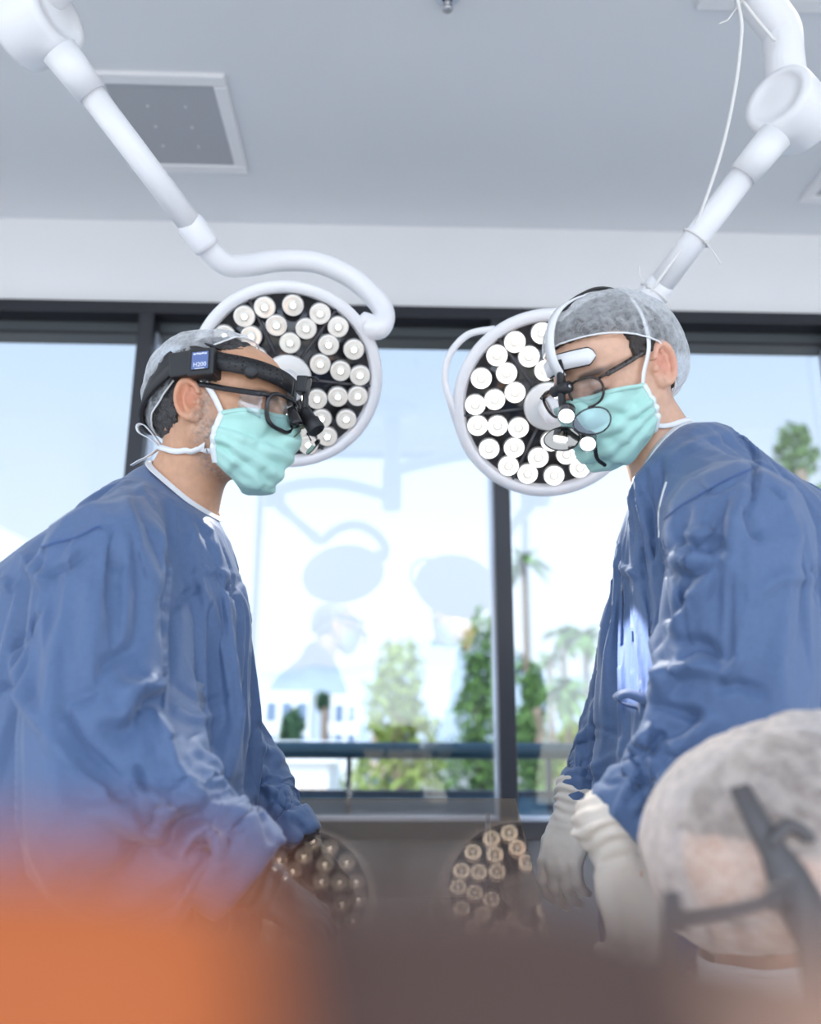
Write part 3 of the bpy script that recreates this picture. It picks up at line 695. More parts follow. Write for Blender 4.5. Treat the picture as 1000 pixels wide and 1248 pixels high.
def lap_smooth(V, F, it=2, lam=.5):
    e = np.concatenate([F[:, [0, 1]], F[:, [1, 2]], F[:, [2, 3]], F[:, [3, 0]]]); e = np.concatenate([e, e[:, ::-1]])
    cnt = np.bincount(e[:, 0], minlength=len(V))[:, None]
    for _ in range(it):
        s = np.stack([np.bincount(e[:, 0], weights=V[e[:, 1], k], minlength=len(V)) for k in range(3)], 1); V = V + lam * (s / np.maximum(cnt, 1) - V)
    return V
def drape(gown, inner_off, lo, hi, hem, zt, pin_fn, res=.0105, frames=26, grow=-.07, seed=0):
    """let the cloth settle: a slightly too large sheet falling over the filled-out figure"""
    ax = [axis([(lo[i], hi[i], res)]) for i in (0, 1)]; az = axis([(hem - .04, .62, .03), (.62, zt, res)])
    V, F = surface_nets(gown, ax[0], ax[1], az); V = lap_smooth(V, F, 2)
    cz = axis([(hem - .04, .62, .03), (.62, zt, .009)])
    Vi, Fi = surface_nets(lambda p: gown(p) + inner_off, axis([(lo[0], hi[0], .009)]), axis([(lo[1], hi[1], .009)]), cz); Vi = lap_smooth(Vi, Fi, 2)
    def mk(n, v, f):
        me = bpy.data.meshes.new(n); me.from_pydata(v.tolist(), [], f.tolist()); o = bpy.data.objects.new(n, me); COL.objects.link(o); return o
    col = mk('c', Vi, Fi); col.modifiers.new('Collision', 'COLLISION'); col.collision.thickness_outer = .003; col.collision.cloth_friction = 20; col.collision.damping = .8
    rs = np.random.RandomState(seed)
    clo = mk('g', V, F); vg = clo.vertex_groups.new(name='pin'); w = pin_fn(V)
    for i in np.where(w > .02)[0]: vg.add([int(i)], float(min(1, w[i])), 'REPLACE')
    m = clo.modifiers.new('Cloth', 'CLOTH'); st = m.settings; st.quality = 6; st.mass = .12; st.tension_stiffness = 25; st.compression_stiffness = 25; st.shear_stiffness = 12; st.bending_stiffness = .35
    st.air_damping = 3; st.vertex_group_mass = 'pin'; st.pin_stiffness = 1; st.shrink_min = grow; st.shrink_max = grow
    m.collision_settings.distance_min = .003; m.collision_settings.collision_quality = 3; m.collision_settings.use_self_collision = False
    scene.frame_start = 1; scene.frame_end = frames + 5; m.point_cache.frame_start = 1; m.point_cache.frame_end = frames + 5
    for fr in range(1, frames + 1): scene.frame_set(fr)
    dg = bpy.context.evaluated_depsgraph_get(); e = clo.evaluated_get(dg).to_mesh(); W = np.array([v.co[:] for v in e.vertices]); clo.evaluated_get(dg).to_mesh_clear()
    bpy.data.objects.remove(clo); bpy.data.objects.remove(col); scene.frame_set(1)
    # one level of smooth subdivision
    o = mk('s', W, F); sm = o.modifiers.new('s', 'SUBSURF'); sm.levels = 1; sm.render_levels = 1
    dg = bpy.context.evaluated_depsgraph_get(); e = o.evaluated_get(dg).to_mesh(); W2 = np.array([v.co[:] for v in e.vertices]); F2 = np.array([list(p.vertices) for p in e.polygons]); o.evaluated_get(dg).to_mesh_clear(); bpy.data.objects.remove(o)
    return W2, F2
from mathutils.bvhtree import BVHTree
def bvh_of(V, F): return BVHTree.FromPolygons([tuple(v) for v in V], [tuple(int(i) for i in f) for f in F])
def cast(bvh, path, n=40, lift=.001):
    """lay a pixel path on a cloth; keeps the longest unbroken run"""
    pa = smooth_path([(a, b, 0) for a, b in path], n); runs = [[]]
    for a, b, _ in pa:
        h = bvh.ray_cast(Vector(CAM), Vector(ray(a, b)).normalized())
        if h[0] is None: runs.append([]); continue
        p, q = np.array(h[0]), np.array(h[1]); q = q if q @ (CAM - p) > 0 else -q
        if runs[-1] and np.linalg.norm(p - runs[-1][-1][0]) > .035: runs.append([])
        runs[-1].append((p, q))
    r = max(runs, key=len); P_ = np.array([p for p, _ in r]).reshape(-1, 3); Q_ = np.array([q for _, q in r]).reshape(-1, 3)
    for _ in range(2):
        if len(Q_) > 4: Q_[1:-1] = (Q_[:-2] + Q_[1:-1] * 2 + Q_[2:]) / 4
    return P_ + Q_ * lift, Q_

M['gown'] = mat('blue_gown_fabric', (.076, .130, .252), .55, spec=.4, sheen=.2, var=(160, .05), bump=(260, .25, .0012))
M['gown_in'] = mat('blue_gown_seam', (.06, .12, .30), .7)
M['whitecloth'] = mat('white_tape', (.82, .83, .84), .7, bump=(300, .2, .0006))
M['latex'] = mat('cream_latex', (.74, .65, .55), .45, sss=.1, bump=(90, .25, .002))
M['darkglove'] = mat('dark_glove', (.055, .045, .042), .35, bump=(120, .2, .001))
M['mask'] = mat('aqua_mask_fabric', (.42, .70, .625), .7, sheen=.2, bump=(500, .25, .0008))
M['mask_edge'] = mat('white_mask_binding', (.80, .86, .86), .75, bump=(900, .5, .0006))
M['skin'] = mat('skin', (1, 1, 1), .42, spec=.4, sss=.12, attr=True, var=(90, .07), bump=(380, .15, .0006))
M['hairgrey'] = mat('grey_black_hair', (.045, .042, .042), .55, var=(420, .7), bump=(300, .8, .003))
M['hairdark'] = mat('dark_brown_hair', (.03, .022, .018), .5, var=(420, .5), bump=(300, .8, .003))
M['hairbrown'] = mat('brown_hair', (.12, .08, .06), .55, var=(300, .5), bump=(300, .8, .003))
M['gauze'] = gauze_mat('gauze_cap', (.84, .86, .88), .12, .46)
M['gauze2'] = gauze_mat('gauze_cap_warm', (.88, .79, .72), .24, .58, 60)
M['scrub'] = mat('navy_scrub', (.05, .08, .16), .8); M['shoe'] = mat('white_clog', (.7, .7, .7), .5); M['greygown'] = mat('pale_gown', (.66, .62, .60), .75, bump=(200, .2, .001))
M['lens'] = glass_mat('clear_lens', (.95, .96, .97), .0); M['lens2'] = glass_mat('clear_side_shield', (.88, .90, .92), .06, .05)
M['tort'] = mat('tortoise_frame', (.03, .02, .016), .2, var=(160, .9)); M['mirror'] = mat('mirror_coating', (.78, .76, .72), .05, metal=1)
M['headlight'] = mat('headlight_led', (1, 1, 1), .3, emit=(1, 1, 1), estr=2.2); M['clearpl'] = glass_mat('clear_acrylic', (.85, .86, .87), .10, .02)
M['blue_label'] = mat('blue_label', (.10, .15, .35), .5); M['labeltext'] = mat('label_print', (.75, .78, .85), .5)

SK1 = np.array([.60, .33, .20]); SK2 = np.array([.66, .40, .28])
def skin_cols(V, head, base, stubble=0, red=1.0):
    q = np.stack(head.loc(pts3(V)), 1); c = np.tile(base, (len(V), 1)); ay = np.abs(q[:, 1])
    ear = np.exp(-(((q[:, 0] + .018) / .02) ** 2 + ((q[:, 2] + .008) / .032) ** 2)) * (ay > .074); c = c * (1 - ear[:, None] * [.0, .22, .22])
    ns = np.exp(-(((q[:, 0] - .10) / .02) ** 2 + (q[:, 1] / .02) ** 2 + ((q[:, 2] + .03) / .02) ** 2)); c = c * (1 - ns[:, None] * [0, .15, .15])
    lip = np.exp(-((q[:, 2] + .071) / .008) ** 2 - (q[:, 1] / .024) ** 4) * (q[:, 0] > .07); c = c * (1 - lip[:, None] * [.15, .4, .35])
    br = np.exp(-((q[:, 2] - .017 + .10 * (ay - .03) ** 2 * 30) / .0055) ** 2 - ((ay - .034) / .022) ** 4) * (q[:, 0] > .05); br = np.clip(br * 1.3, 0, .9)[:, None]; c = c * (1 - br) + br * np.array([.05, .035, .03])
    ls = np.exp(-((q[:, 2] + .011 + (ay - .032) ** 2 * 8) / .0022) ** 2 - ((ay - .032) / .015) ** 4) * (q[:, 0] > .06); ls = np.clip(ls * 1.2, 0, .9)[:, None]; c = c * (1 - ls) + ls * np.array([.03, .02, .02])
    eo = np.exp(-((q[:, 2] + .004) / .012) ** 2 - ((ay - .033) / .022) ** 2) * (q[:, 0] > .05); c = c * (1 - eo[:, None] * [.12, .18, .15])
    if stubble:
        a = 1 / (1 + np.exp(-(-.030 - q[:, 2] - .25 * np.clip(.02 - q[:, 0], 0, .1)) / .006)); b = 1 / (1 + np.exp(-(q[:, 0] - .000) / .006)); lo = 1 / (1 + np.exp(-(q[:, 2] + .112) / .006))
        side = np.exp(-((q[:, 0] - .008) / .011) ** 2) / (1 + np.exp((q[:, 2] - .02) / .006)) / (1 + np.exp(-(q[:, 2] + .09) / .006))
        s = np.clip(np.maximum(a * b * lo, side * .8) * (.62 + .5 * vnoise(V, 260, 3)) * stubble, 0, .8)[:, None]; g = np.clip(.26 + .28 * vnoise(V, 420, 5), .08, .6)[:, None]
        c = c * (1 - s) + s * g * np.array([1, .94, .9])
    return c

def build_person(name, label, head, N, sh, el, wr, tor, hips, foot_z, base, stub, plane_n, plane_c, hem, sleeve_r, seed, gown_mat, folds, neck_k=.0, res=.0040, cuff_r=.036, seated=None, fold_scale=1.0, facet=(.006, .009, .03, .003), stroke_k=1.3, ztop=9.0, hand_d=None, cloth=None, trap=(.062, .085, .07), trap_c=None, extra=None, tshirt=None):
    hd = [(np.array(q) / np.linalg.norm(q)) for q in (hand_d if hand_d is not None else [wr[i] - el[i] for i in (0, 1)])]
    foot = np.array([hips[0], hips[1], 0.0]); root = empty(name, foot, label, 'person')
    tf = torso_fn(tor); N = np.array(N); trap_c = N - [0, 0, .045] if trap_c is None else trap_c
    hb = head.w((-.022, 0, -.055))
    legs = []
    for s_ in (0, 1):
        if seated is not None: legs.append(([hips + seated['side'] * (.09 * (1 if s_ else -1)), ] + [q + seated['side'] * (.11 * (1 if s_ else -1)) for q in seated['pts']], [.09, .065, .05]))
        else:
            lat = (sh[1] - sh[0]) / np.linalg.norm(sh[1] - sh[0]); lat[2] = 0; o = lat * (.075 * (1 if s_ else -1)); legs.append(([hips + o, hips * [1, 1, 0] + o + [0, 0, .50], hips * [1, 1, 0] + o + [0, 0, .08]], [.07, .06, .045]))
    hbox = np.array([head.w((a, b, c)) for a in (-.13, .15) for b in (-.105, .105) for c in (-.16, .14)]); hlo, hhi = hbox.min(0), hbox.max(0)
    allp = np.array(list(sh) + list(el) + list(wr) + [hips]); lo = np.minimum(allp.min(0) - .24, hlo - .02); hi = np.maximum(allp.max(0) + .24, hhi + .02)
    if seated is not None:
        for q in seated['pts']: lo = np.minimum(lo, q - .2); hi = np.maximum(hi, q + .2)
    # gown
    def gown(p, cut=True):
        t = smax(smax(tf(p), plane(p, plane_c, plane_n) + .004, .03), p[2] - ztop, .04); d = None
        for i in (0, 1):
            s = chain(p, [sh[i], el[i], wr[i]], [sleeve_r[i][0], sleeve_r[i][1], sleeve_r[i][2]], .012)
            s = smin(s, cap_(p, trap_c, sh[i], trap[0], trap[1] if i == 0 else trap[2]), .05)
            s = np.maximum(s, -plane(p, wr[i] - (wr[i] - el[i]) * .0, (el[i] - wr[i])) - .004)
            d = s if d is None else smin(d, s, .05)
        if extra: d = smin(d, extra(p), .05)
        d = smin(d, t, .022)
        return np.maximum(d, hem - p[2]) if cut else d
    def body(p):
        d = chain(p, legs[0][0], legs[0][1], .03)
        d = smin(d, chain(p, legs[1][0], legs[1][1], .03), .02)
        t = np.maximum(tf(p) + .022, plane(p, N, (0, 0, 1)) + .03); t = np.maximum(t, -(p[2] - hips[2] + .12)); d = smin(d, t, .03); d = np.maximum(d, gown(p, False) + .050)
        for i in (0, 1):
            d = smin(d, chain(p, [N - [0, 0, .03], sh[i], el[i], wr[i], wr[i] + hd[i] * .06], [.045, .040, .028, .018, .015], .02), .025)
        zs_ = np.asarray(p[2]).ravel(); k = zs_ > hlo[2] - .14
        nk = cap_(p, hb, N, .056 + neck_k, .062 + neck_k); d = smin(d, nk, .03)
        if k.any() and np.asarray(p[2]).ndim == 3:
            sub = (p[0], p[1], p[2][:, :, k]); d[:, :, k] = smin(d[:, :, k], head.sdf(sub), .022)
        else: d = smin(d, head.sdf(p), .022)
        return d
    f = .0023; cs = .014
    def ax(i): return axis([(lo[i], hlo[i], cs), (hlo[i], hhi[i], f), (hhi[i], hi[i], cs)])
    zx = axis([(-.02, hlo[2] - .13, cs), (hlo[2] - .13, hhi[2], f)])
    V, F = surface_nets(body, ax(0), ax(1), zx); 
    V[:, 2] = np.maximum(V[:, 2], .03)
    nq = ((hlo - .0 < V) & (V < hhi)).all(1)
    obj('body', (V, F), M['skin'], root, cols=skin_cols(V, head, base, stub))
    glo = np.minimum(allp.min(0) - .16, [min(r[1] - r[3] for r in tor), min(r[2] - r[4] for r in tor), 0]) - .04; ghi = np.maximum(allp.max(0) + .16, [max(r[1] + r[3] for r in tor), max(r[2] + r[4] for r in tor), 0]) + .04; zt = max(N[2], sh[0][2], sh[1][2]) + .13
    if cloth:
        import time; t0 = time.time()
        def pin_fn(v):
            d = np.linalg.norm(v - N, axis=1); w = np.clip((.13 - d) / .03, 0, 1)
            for i in (0, 1): w = np.maximum(w, np.clip((.03 - np.linalg.norm(v - wr[i], axis=1) + sleeve_r[i][2]) / .02, 0, 1)); w = np.maximum(w, .10 * np.clip((.16 - np.linalg.norm(v - sh[i], axis=1)) / .05, 0, 1))
            return np.maximum(w, (v[:, 2] < hem + .06) * 1.0)
        V, F = drape(gown, cloth[0], glo, ghi, hem, zt, pin_fn, cloth[1], cloth[2], cloth[3], seed)
        near = lambda v: np.clip((np.linalg.norm(v - N, axis=1) - .085) / .07, 0, 1); Nn = vnormals(V, F); V = V + Nn * (strokes(V, Nn, folds) * stroke_k + facets(V, F, .016, .0032, seed) * near(V) * np.clip((np.minimum(np.linalg.norm(V - wr[0], axis=1), np.linalg.norm(V - wr[1], axis=1)) - .16) / .08, 0, 1) )[:, None]
        print('cloth', len(V), time.time() - t0)
    else:
        V, F = surface_nets(gown, axis([(glo[0], ghi[0], res)]), axis([(glo[1], ghi[1], res)]), axis([(hem - .05, .80, .02), (.80, zt, res)]))
        V = lap_smooth(V, F, 2); Nn = vnormals(V, F)
        near_neck = np.clip((np.linalg.norm(V - N, axis=1) - .085) / .07, 0, 1)
        h = (facets(V, F, facet[0], facet[1], seed) + facets(V, F, facet[2], facet[3], seed + 1) + 0) * near_neck * fold_scale + .003
        h += strokes(V, Nn, folds) * stroke_k
        V = V + Nn * h[:, None]; V = lap_smooth(V, F, 1, .10)
    g = obj('surgical_gown', (V, F), gown_mat, root)
    root['_'] = 0; del root['_']
    # trousers and shoes
    if seated is None:
        lat = (sh[1] - sh[0]); lat[2] = 0; lat /= np.linalg.norm(lat); fw = np.cross(lat, [0, 0, 1]); fw = fw if fw @ (head.B[:, 0]) > 0 else -fw
        mb = MB()
        for q, r_ in legs: mb.add(tube([q[0] - [0, 0, .1], q[1], q[2]], [.085, .075, .07], 18))
        obj('scrub_trousers', mb.get(), M['scrub'], root)
        for q, r_ in legs:
            b = q[2] * [1, 1, 0]; obj('shoe', (lambda vf: (vf[0], vf[1]))(lathe([(.02, -.09), (.045, -.07), (.05, 0), (.052, .10), (.042, .16), (.015, .19)], b + [0, 0, .052], fw, 18)), M['shoe'], root)
    return root, V, F, bvh_of(V, F), body, gown

def glove(root, m, w, d, n, thumb, curl, label=None, cuff=.036, k=1.0, clen=.03):
    fn, lo, hi = hand_fn(w, d, n, thumb, curl, k, cuff=cuff, clen=clen)
    V, F = surface_nets(fn, axis([(lo[0], hi[0], .0026)]), axis([(lo[1], hi[1], .0026)]), axis([(lo[2], hi[2], .0026)]))
    V = lap_smooth(V, F, 1); Nn = vnormals(V, F); dd = np.array(d) / np.linalg.norm(d); t = (V - w) @ dd
    fl = np.clip((.035 - t) / .05, 0, 1); ang = vnoise(V, 30, 5)
    V = V + Nn * ((.0022 * np.sin(t * 420 + 3 * ang) + .0016 * ang) * fl + .0006 * vnoise(V, 90, 8))[:, None]
    return obj('glove', (V, F), m, root, label=label)
# ================================================================== PEOPLE: data
def yp(yaw, pitch, roll=0):
    y, p = math.radians(yaw), math.radians(pitch)
    F = np.array([math.cos(y) * math.cos(p), math.sin(y) * math.cos(p), -math.sin(p)]); L = np.array([-math.sin(y), math.cos(y), 0]); U = np.cross(F, L)
    r = math.radians(roll); return F, L * math.cos(r) + U * math.sin(r)
def on_head(head, px, py, y):
    """local head coordinates where a sight line meets the head plane y"""
    d = ray(px, py); n = head.B[:, 1]; t = ((head.c + n * y * head.k - CAM) @ n) / (d @ n); return (CAM + d * t - head.c) @ head.B / head.k
def hug(head, wps, off, n=40, fn=None, smooth=True):
    """path over the head through local way points, held off the surface"""
    q = smooth_path(wps, n) if smooth else np.array(wps, float); fn = fn or (lambda p: np.minimum(head.face(p), head.ear(p)))
    o = np.broadcast_to(off, (len(q),))
    for _ in range(6):
        g = grad(q, fn); q = q - g * (np.clip(fn(pts3(q)) - o, -.03, .03) * .8)[:, None]
    return head.w(q), head.dir(grad(q, fn))

def face_mask(root, head, seed, tilt=0):
    def hull(q):
        d = smin(head.face(q) - .002, ell(q, (.060, 0, -.056), (.060, .047, .064)), .03)
        return smin(d, ell(q, (.030, 0, -.060), (.060, .066, .062)), .02)
    S, T = 73, 61; s, t = np.meshgrid(np.linspace(-1, 1, S), np.linspace(0, 1, T), indexing='ij')
    A = math.radians(74); a = s * A * (1 + .06 * np.sin(t * PI))
    et = np.radians(21 - 4 * np.abs(s) ** 1.4 + 0 * t); eb = np.radians(-64 + 26 * np.abs(s) ** 1.6); e = et + (eb - et) * t
    D = np.stack([np.cos(a) * np.cos(e), np.sin(a) * np.cos(e), np.sin(e)], -1).reshape(-1, 3); c = np.array([.018, 0, -.052])
    q = shrink(c + D * .17, -D, hull, .0035, 30)
    pl = np.zeros(s.size); tf = t.ravel(); sf = s.ravel()
    for k, t0 in enumerate((.30, .48, .66)):                                      # three pleats, open in front, flat at the sides
        x = (tf - t0 - .05 * (1 - sf ** 2)) / .035; pl += .0062 * np.tanh(x) * np.exp(-(x / 3.2) ** 2) * (1 - .5 * np.abs(sf))
    cr = crumple(q, .032, .34, seed, .003) + .0016 * vnoise(q, 60, seed)
    edge_ = np.clip((1 - np.abs(sf)) * 8, 0, 1) * np.clip(tf * 9, 0, 1) * np.clip((1 - tf) * 9, 0, 1)
    q = q + D * (pl + cr * 1.5 * (.15 + .85 * edge_) + .002)[:, None]
    # nose wire pinches the top edge
    V = head.w(q); F = np.array(gridmesh(V.reshape(S, T, 3))[1])
    m = obj('face_mask', (V, F), M['mask'], root); solid(m, .0012, 1)
    G = V.reshape(S, T, 3); Nn = vnormals(V, F); Nn = Nn * np.sign((Nn * head.dir(D)).sum(1))[:, None]; NG = Nn.reshape(S, T, 3)
    out = []
    for i in (0, S - 1):
        obj('side_binding', ribbon(G[i] + NG[i] * .0012, NG[i], .009, .0012), M['mask_edge'], m)
    obj('top_binding', ribbon(G[:, 0] + NG[:, 0] * .001, NG[:, 0], .007, .0014), M['mask'], m)
    return m, G, NG

def gauze_cap(root, head, rim, puff, seed, m, folds=26, fold_amp=.004, axis=(-.25, 0, 1), center=(-.012, 0, .03), name='bouffant_cap', knot=None):
    """rim: list of (azimuth deg, polar deg) around the crown axis"""
    ax = np.array(axis, float); ax /= np.linalg.norm(ax); x = np.array([1, 0, 0.]) - ax * ax[0]; x /= np.linalg.norm(x); y = np.cross(ax, x)
    nA, nT = 180, 56; az = np.linspace(0, 2 * PI, nA, endpoint=False)
    ra = np.array(sorted(rim)); rr = np.interp(np.degrees(az), np.concatenate([ra[:, 0], [360]]), np.concatenate([ra[:, 1], [ra[0, 1]]])); rr = np.radians(rr)
    k = 9; rr = np.convolve(np.concatenate([rr[-k:], rr, rr[:k]]), np.ones(2 * k + 1) / (2 * k + 1), 'valid')
    u = np.linspace(.02, 1, nT); TH = rr[:, None] * u[None]; AZ = np.broadcast_to(az[:, None], TH.shape)
    D = (np.sin(TH)[..., None] * (np.cos(AZ)[..., None] * x + np.sin(AZ)[..., None] * y) + np.cos(TH)[..., None] * ax).reshape(-1, 3); c = np.array(center)
    U = np.broadcast_to(u[None], TH.shape).ravel(); A_ = AZ.ravel()
    hull = lambda q: smin(head.skull(q), head.face(q), .02)
    q0 = shrink(c + D * .2, -D, hull, .004, 30)
    rs = np.random.RandomState(seed); ph = rs.uniform(0, 2 * PI, 5)
    pf = puff(A_, U) if callable(puff) else puff * np.sin(np.clip(U, 0, 1) * PI) ** .7
    fo = np.abs(np.sin(A_ * folds / 2 + 1.5 * vnoise(q0, 18, seed) + ph[0])) * .6 + .4 * np.abs(np.sin(A_ * folds * .77 + ph[1] + 3 * vnoise(q0, 12, seed + 1)))
    q = q0 + D * (pf + fold_amp * fo * np.clip(U, .1, 1) ** 1.2 * np.clip((1.02 - U) * 8, .25, 1) + crumple(q0, .03, .25, seed, .004) * .6 + .0015 * vnoise(q0, 70, seed + 3))[:, None]
    V = head.w(q); F = []
    for i in range(nA):
        j = (i + 1) % nA
        for t in range(nT - 1): F.append([i * nT + t, i * nT + t + 1, j * nT + t + 1, j * nT + t])
    F.append([i * nT for i in range(nA)][::-1])
    o = obj(name, (V, F), m, root)
    R = V.reshape(nA, nT, 3)[:, -1]
    obj('elastic_edge', tube(R, .0014, 6, closed=True), M['whitecloth'] if m is M['gauze'] else m, o)
    return o
def hair(root, head, m, fn_clip, thick, seed, name='hair', h=.0028):
    b = np.array([head.w((i, j, k)) for i in (-.14, .13) for j in (-.11, .11) for k in (-.13, .15)]); lo, hi = b.min(0), b.max(0)
    def fn(p):
        q = head.loc(p); d = np.minimum(head.skull(q), head.face(q)) - thick; return np.maximum(d, fn_clip(q)) * head.k
    V, F = surface_nets(fn, axis([(lo[0], hi[0], h)]), axis([(lo[1], hi[1], h)]), axis([(lo[2], hi[2], h)]))
    Nn = vnormals(V, F); V = V + Nn * (.0035 * vnoise(V, 120, seed) + .002 * vnoise(V, 240, seed + 1))[:, None]
    return obj(name, (V, F), m, root)
def side_of(q, s): return q[1] * s

def lens_loop(cx, cz, w, h, n=44, p=2.8, taper=.12):
    a = np.arange(n) * 2 * PI / n; x = np.sign(np.cos(a)) * np.abs(np.cos(a)) ** (2 / p) * w; z = np.sign(np.sin(a)) * np.abs(np.sin(a)) ** (2 / p) * h
    x = x * (1 + taper * z / h); return x + cx, z + cz
def glasses(head, label, m, w, h, front, bow, temple_r, z0=-.004, base=.0022, p=2.8, dy=.0345, shield=False, tilt=.10, ear_y=.079, name='eyeglasses'):
    r = empty(name, head.w((.1, 0, 0)), label, 'glasses')
    fx = lambda y, z: front - bow * y * y - tilt * (-(z - z0)) * 0.6
    fr = None
    mb = MB(); lens = []
    for s in (-1, 1):
        y, z = lens_loop(dy, z0, w, h, p=p); y = y * s; L = np.stack([fx(y, z), y, z], 1); lens.append(L)
        mb.add(tube(head.w(L), base, 8, closed=True, flat=1.2))
    br = [(fx(s * (dy - w), z0 + h * .5), s * (dy - w), z0 + h * .45) for s in (-1, 1)]
    mb.add(tube(head.w(smooth_path([br[0], (front + .002, 0, z0 + h * .62), br[1]], 10)), base, 8))
    for s in (-1, 1):
        yo = dy + w; mb.add(tube(head.w(smooth_path([(fx(yo, z0) , s * (yo - .002), z0 + h * .62), (fx(yo, z0) - .002, s * (yo + .005), z0 + h * .68), (fx(yo, z0) - .008, s * (yo + .008), z0 + h * .68)], 10)), base * 1.3, 8))
    fr = obj('frame', mb.get(), m, r)
    for s, L in zip((-1, 1), lens):
        c = L.mean(0) + [.0012, 0, 0]; V = np.concatenate([[c], L * .985 + c * .015]); n = len(L); F = [[0, 1 + i, 1 + (i + 1) % n] for i in range(n)]
        solid(obj('lens', (head.w(V), F), M['lens'], r), .0016)
        yo = dy + w + .008; x0 = fx(dy + w, z0) - .008; zt = z0 + h * .68
        obj('temple', tube(head.w(smooth_path([(x0, s * yo, zt), (x0 * .5, s * (yo * .55 + ear_y * .45), zt + .004), (-.012, s * ear_y, zt + .010), (-.032, s * (ear_y - .001), zt - .004), (-.042, s * (ear_y - .003), zt - .028)], 30)), temple_r, 10, flat=2.3, up=head.B[:, 2]), m, r)
        if shield:
            G = np.array([[[x0 + .004 - .040 * a, s * (yo + .003 * (1 - abs(2 * b - 1)) - .002 * a), zt - .001 - (h * 1.45) * b * (1 - .45 * a)] for b in np.linspace(0, 1, 6)] for a in np.linspace(0, 1, 8)])
            solid(obj('side_shield', gridmesh(head.w(G.reshape(-1, 3)).reshape(8, 6, 3)), M['lens2'], r), .001)
    return r

TO = {}
# ------------------------------------------------------------------ surgeon on the left
HA = Head(P(271, 500, 1.27), *yp(-14, 7, 2), scale=1.015)
NA = P(221, 600, 1.30)
shA = [P(126, 684, 1.10), P(240, 690, 1.45)]; elA = [P(112, 893, 1.04), P(250, 862, 1.46)]; wrA = [P(305, 1068, 1.06), P(366, 1030, 1.40)]
def stations(rows, Y, yaw, b):
    out = []
    for r_ in rows:
        py, xf, xb = r_[:3]; bb = r_[3] if len(r_) > 3 else b
        p0, p1 = P(xf, py, Y), P(xb, py, Y); aw = abs(p0[0] - p1[0]) / 2; c = (p0 + p1) / 2
        a = math.sqrt(max(.08 ** 2, aw * aw - (bb * math.sin(yaw)) ** 2)) / math.cos(yaw); out.append((c[2], c[0], c[1], a, bb, yaw))
    z, cx, cy, a, b_, y = min(out); out.append((.40, cx, cy, a * .95, b_ * 1.1, y)); return out
torA = stations([(622, 240, 150, .12), (650, 272, 80, .15), (700, 299, 0), (745, 313, -22), (800, 315, -36), (860, 311, -45), (960, 308, -55), (1090, 304, -60)], 1.28, math.radians(-10), .168)
foldsA = [
 # kind, width px, height m, path
 ('v', 5, .006, [(205, 640), (204, 690), (203, 740), (207, 800), (204, 850)]),
 ('s', 7, .007, [(150, 590), (180, 620), (198, 660), (204, 705), (194, 745)]),
 ('R', 6, .008, [(168, 588), (190, 625), (202, 680)]), ('v', 4, .005, [(160, 612), (182, 655), (192, 700)]), ('R', 4, .005, [(150, 605), (160, 640), (176, 690), (190, 716)]),
 ('v', 3, .005, [(137, 640), (135, 662), (140, 690), (150, 690)]), ('R', 5, .006, [(150, 640), (152, 680), (152, 750), (148, 790)]), ('v', 4, .005, [(134, 665), (134, 700), (130, 750)]),
 ('R', 6, .008, [(28, 672), (45, 700), (62, 712)]), ('v', 4, .006, [(55, 735), (30, 775), (12, 795)]), ('R', 6, .010, [(18, 790), (30, 840), (55, 890)]), ('v', 5, .006, [(62, 700), (90, 685), (105, 668)]),
 ('R', 7, .007, [(52, 732), (60, 790), (62, 850), (50, 890)]), ('R', 9, .006, [(110, 700), (108, 760), (90, 830)]), ('v', 8, .006, [(165, 790), (130, 810), (115, 840), (75, 860)]),
 ('s', 5, .010, [(205, 838), (180, 848), (165, 862), (152, 880), (120, 878)]), ('R', 7, .010, [(200, 832), (170, 842), (140, 840)]), ('R', 7, .009, [(52, 882), (95, 940), (135, 975), (170, 990)]), ('v', 5, .007, [(70, 870), (82, 872), (100, 905), (150, 955)]),
 ('R', 6, .010, [(160, 955), (190, 980), (215, 1000)]), ('v', 5, .008, [(165, 930), (180, 975), (190, 985)]), ('s', 6, .012, [(255, 980), (225, 990), (205, 1003), (195, 1025), (150, 1020)]), ('R', 8, .012, [(105, 985), (150, 1000), (200, 1025)]), ('R', 6, .010, [(185, 855), (200, 900), (215, 940), (255, 975)]),
 ('R', 6, .008, [(215, 1040), (240, 1010), (262, 1020), (270, 1060)]), ('v', 5, .008, [(225, 1050), (245, 1030), (255, 1045)]), ('v', 5, .006, [(135, 960), (140, 975), (155, 980)]),
 # front panel
 ('R', 4, .005, [(232, 680), (262, 760), (277, 820), (285, 900)]), ('R', 3, .005, [(297, 700), (300, 760), (298, 850), (305, 930)]), ('v', 4, .004, [(262, 700), (285, 720), (300, 690)]), ('R', 3, .003, [(235, 695), (258, 696), (290, 702)]), ('v', 4, .004, [(275, 705), (290, 740), (292, 790)]),
 ('v', 4, .004, [(210, 830), (235, 850), (260, 855), (285, 840)]), ('R', 4, .004, [(205, 855), (230, 875), (270, 872)]), ('v', 3, .003, [(205, 930), (240, 960), (300, 950)]), ('s', 4, .004, [(256, 978), (285, 975), (305, 960)]), ('v', 4, .004, [(200, 750), (228, 725), (245, 712)]),
 # back and far sleeve
 ('v', 4, .006, [(0, 838), (25, 832)]), ('R', 5, .006, [(0, 705), (20, 720)]), ('v', 4, .005, [(310, 885), (325, 890), (330, 930)]), ('R', 5, .006, [(318, 905), (345, 930)]), ('s', 4, .006, [(392, 1008), (372, 1022), (352, 1040)]), ('v', 4, .006, [(355, 995), (372, 1018), (365, 1040)]), ('R', 4, .005, [(345, 955), (352, 1000)]), ('v', 4, .006, [(308, 970), (325, 1000), (330, 1030)])]
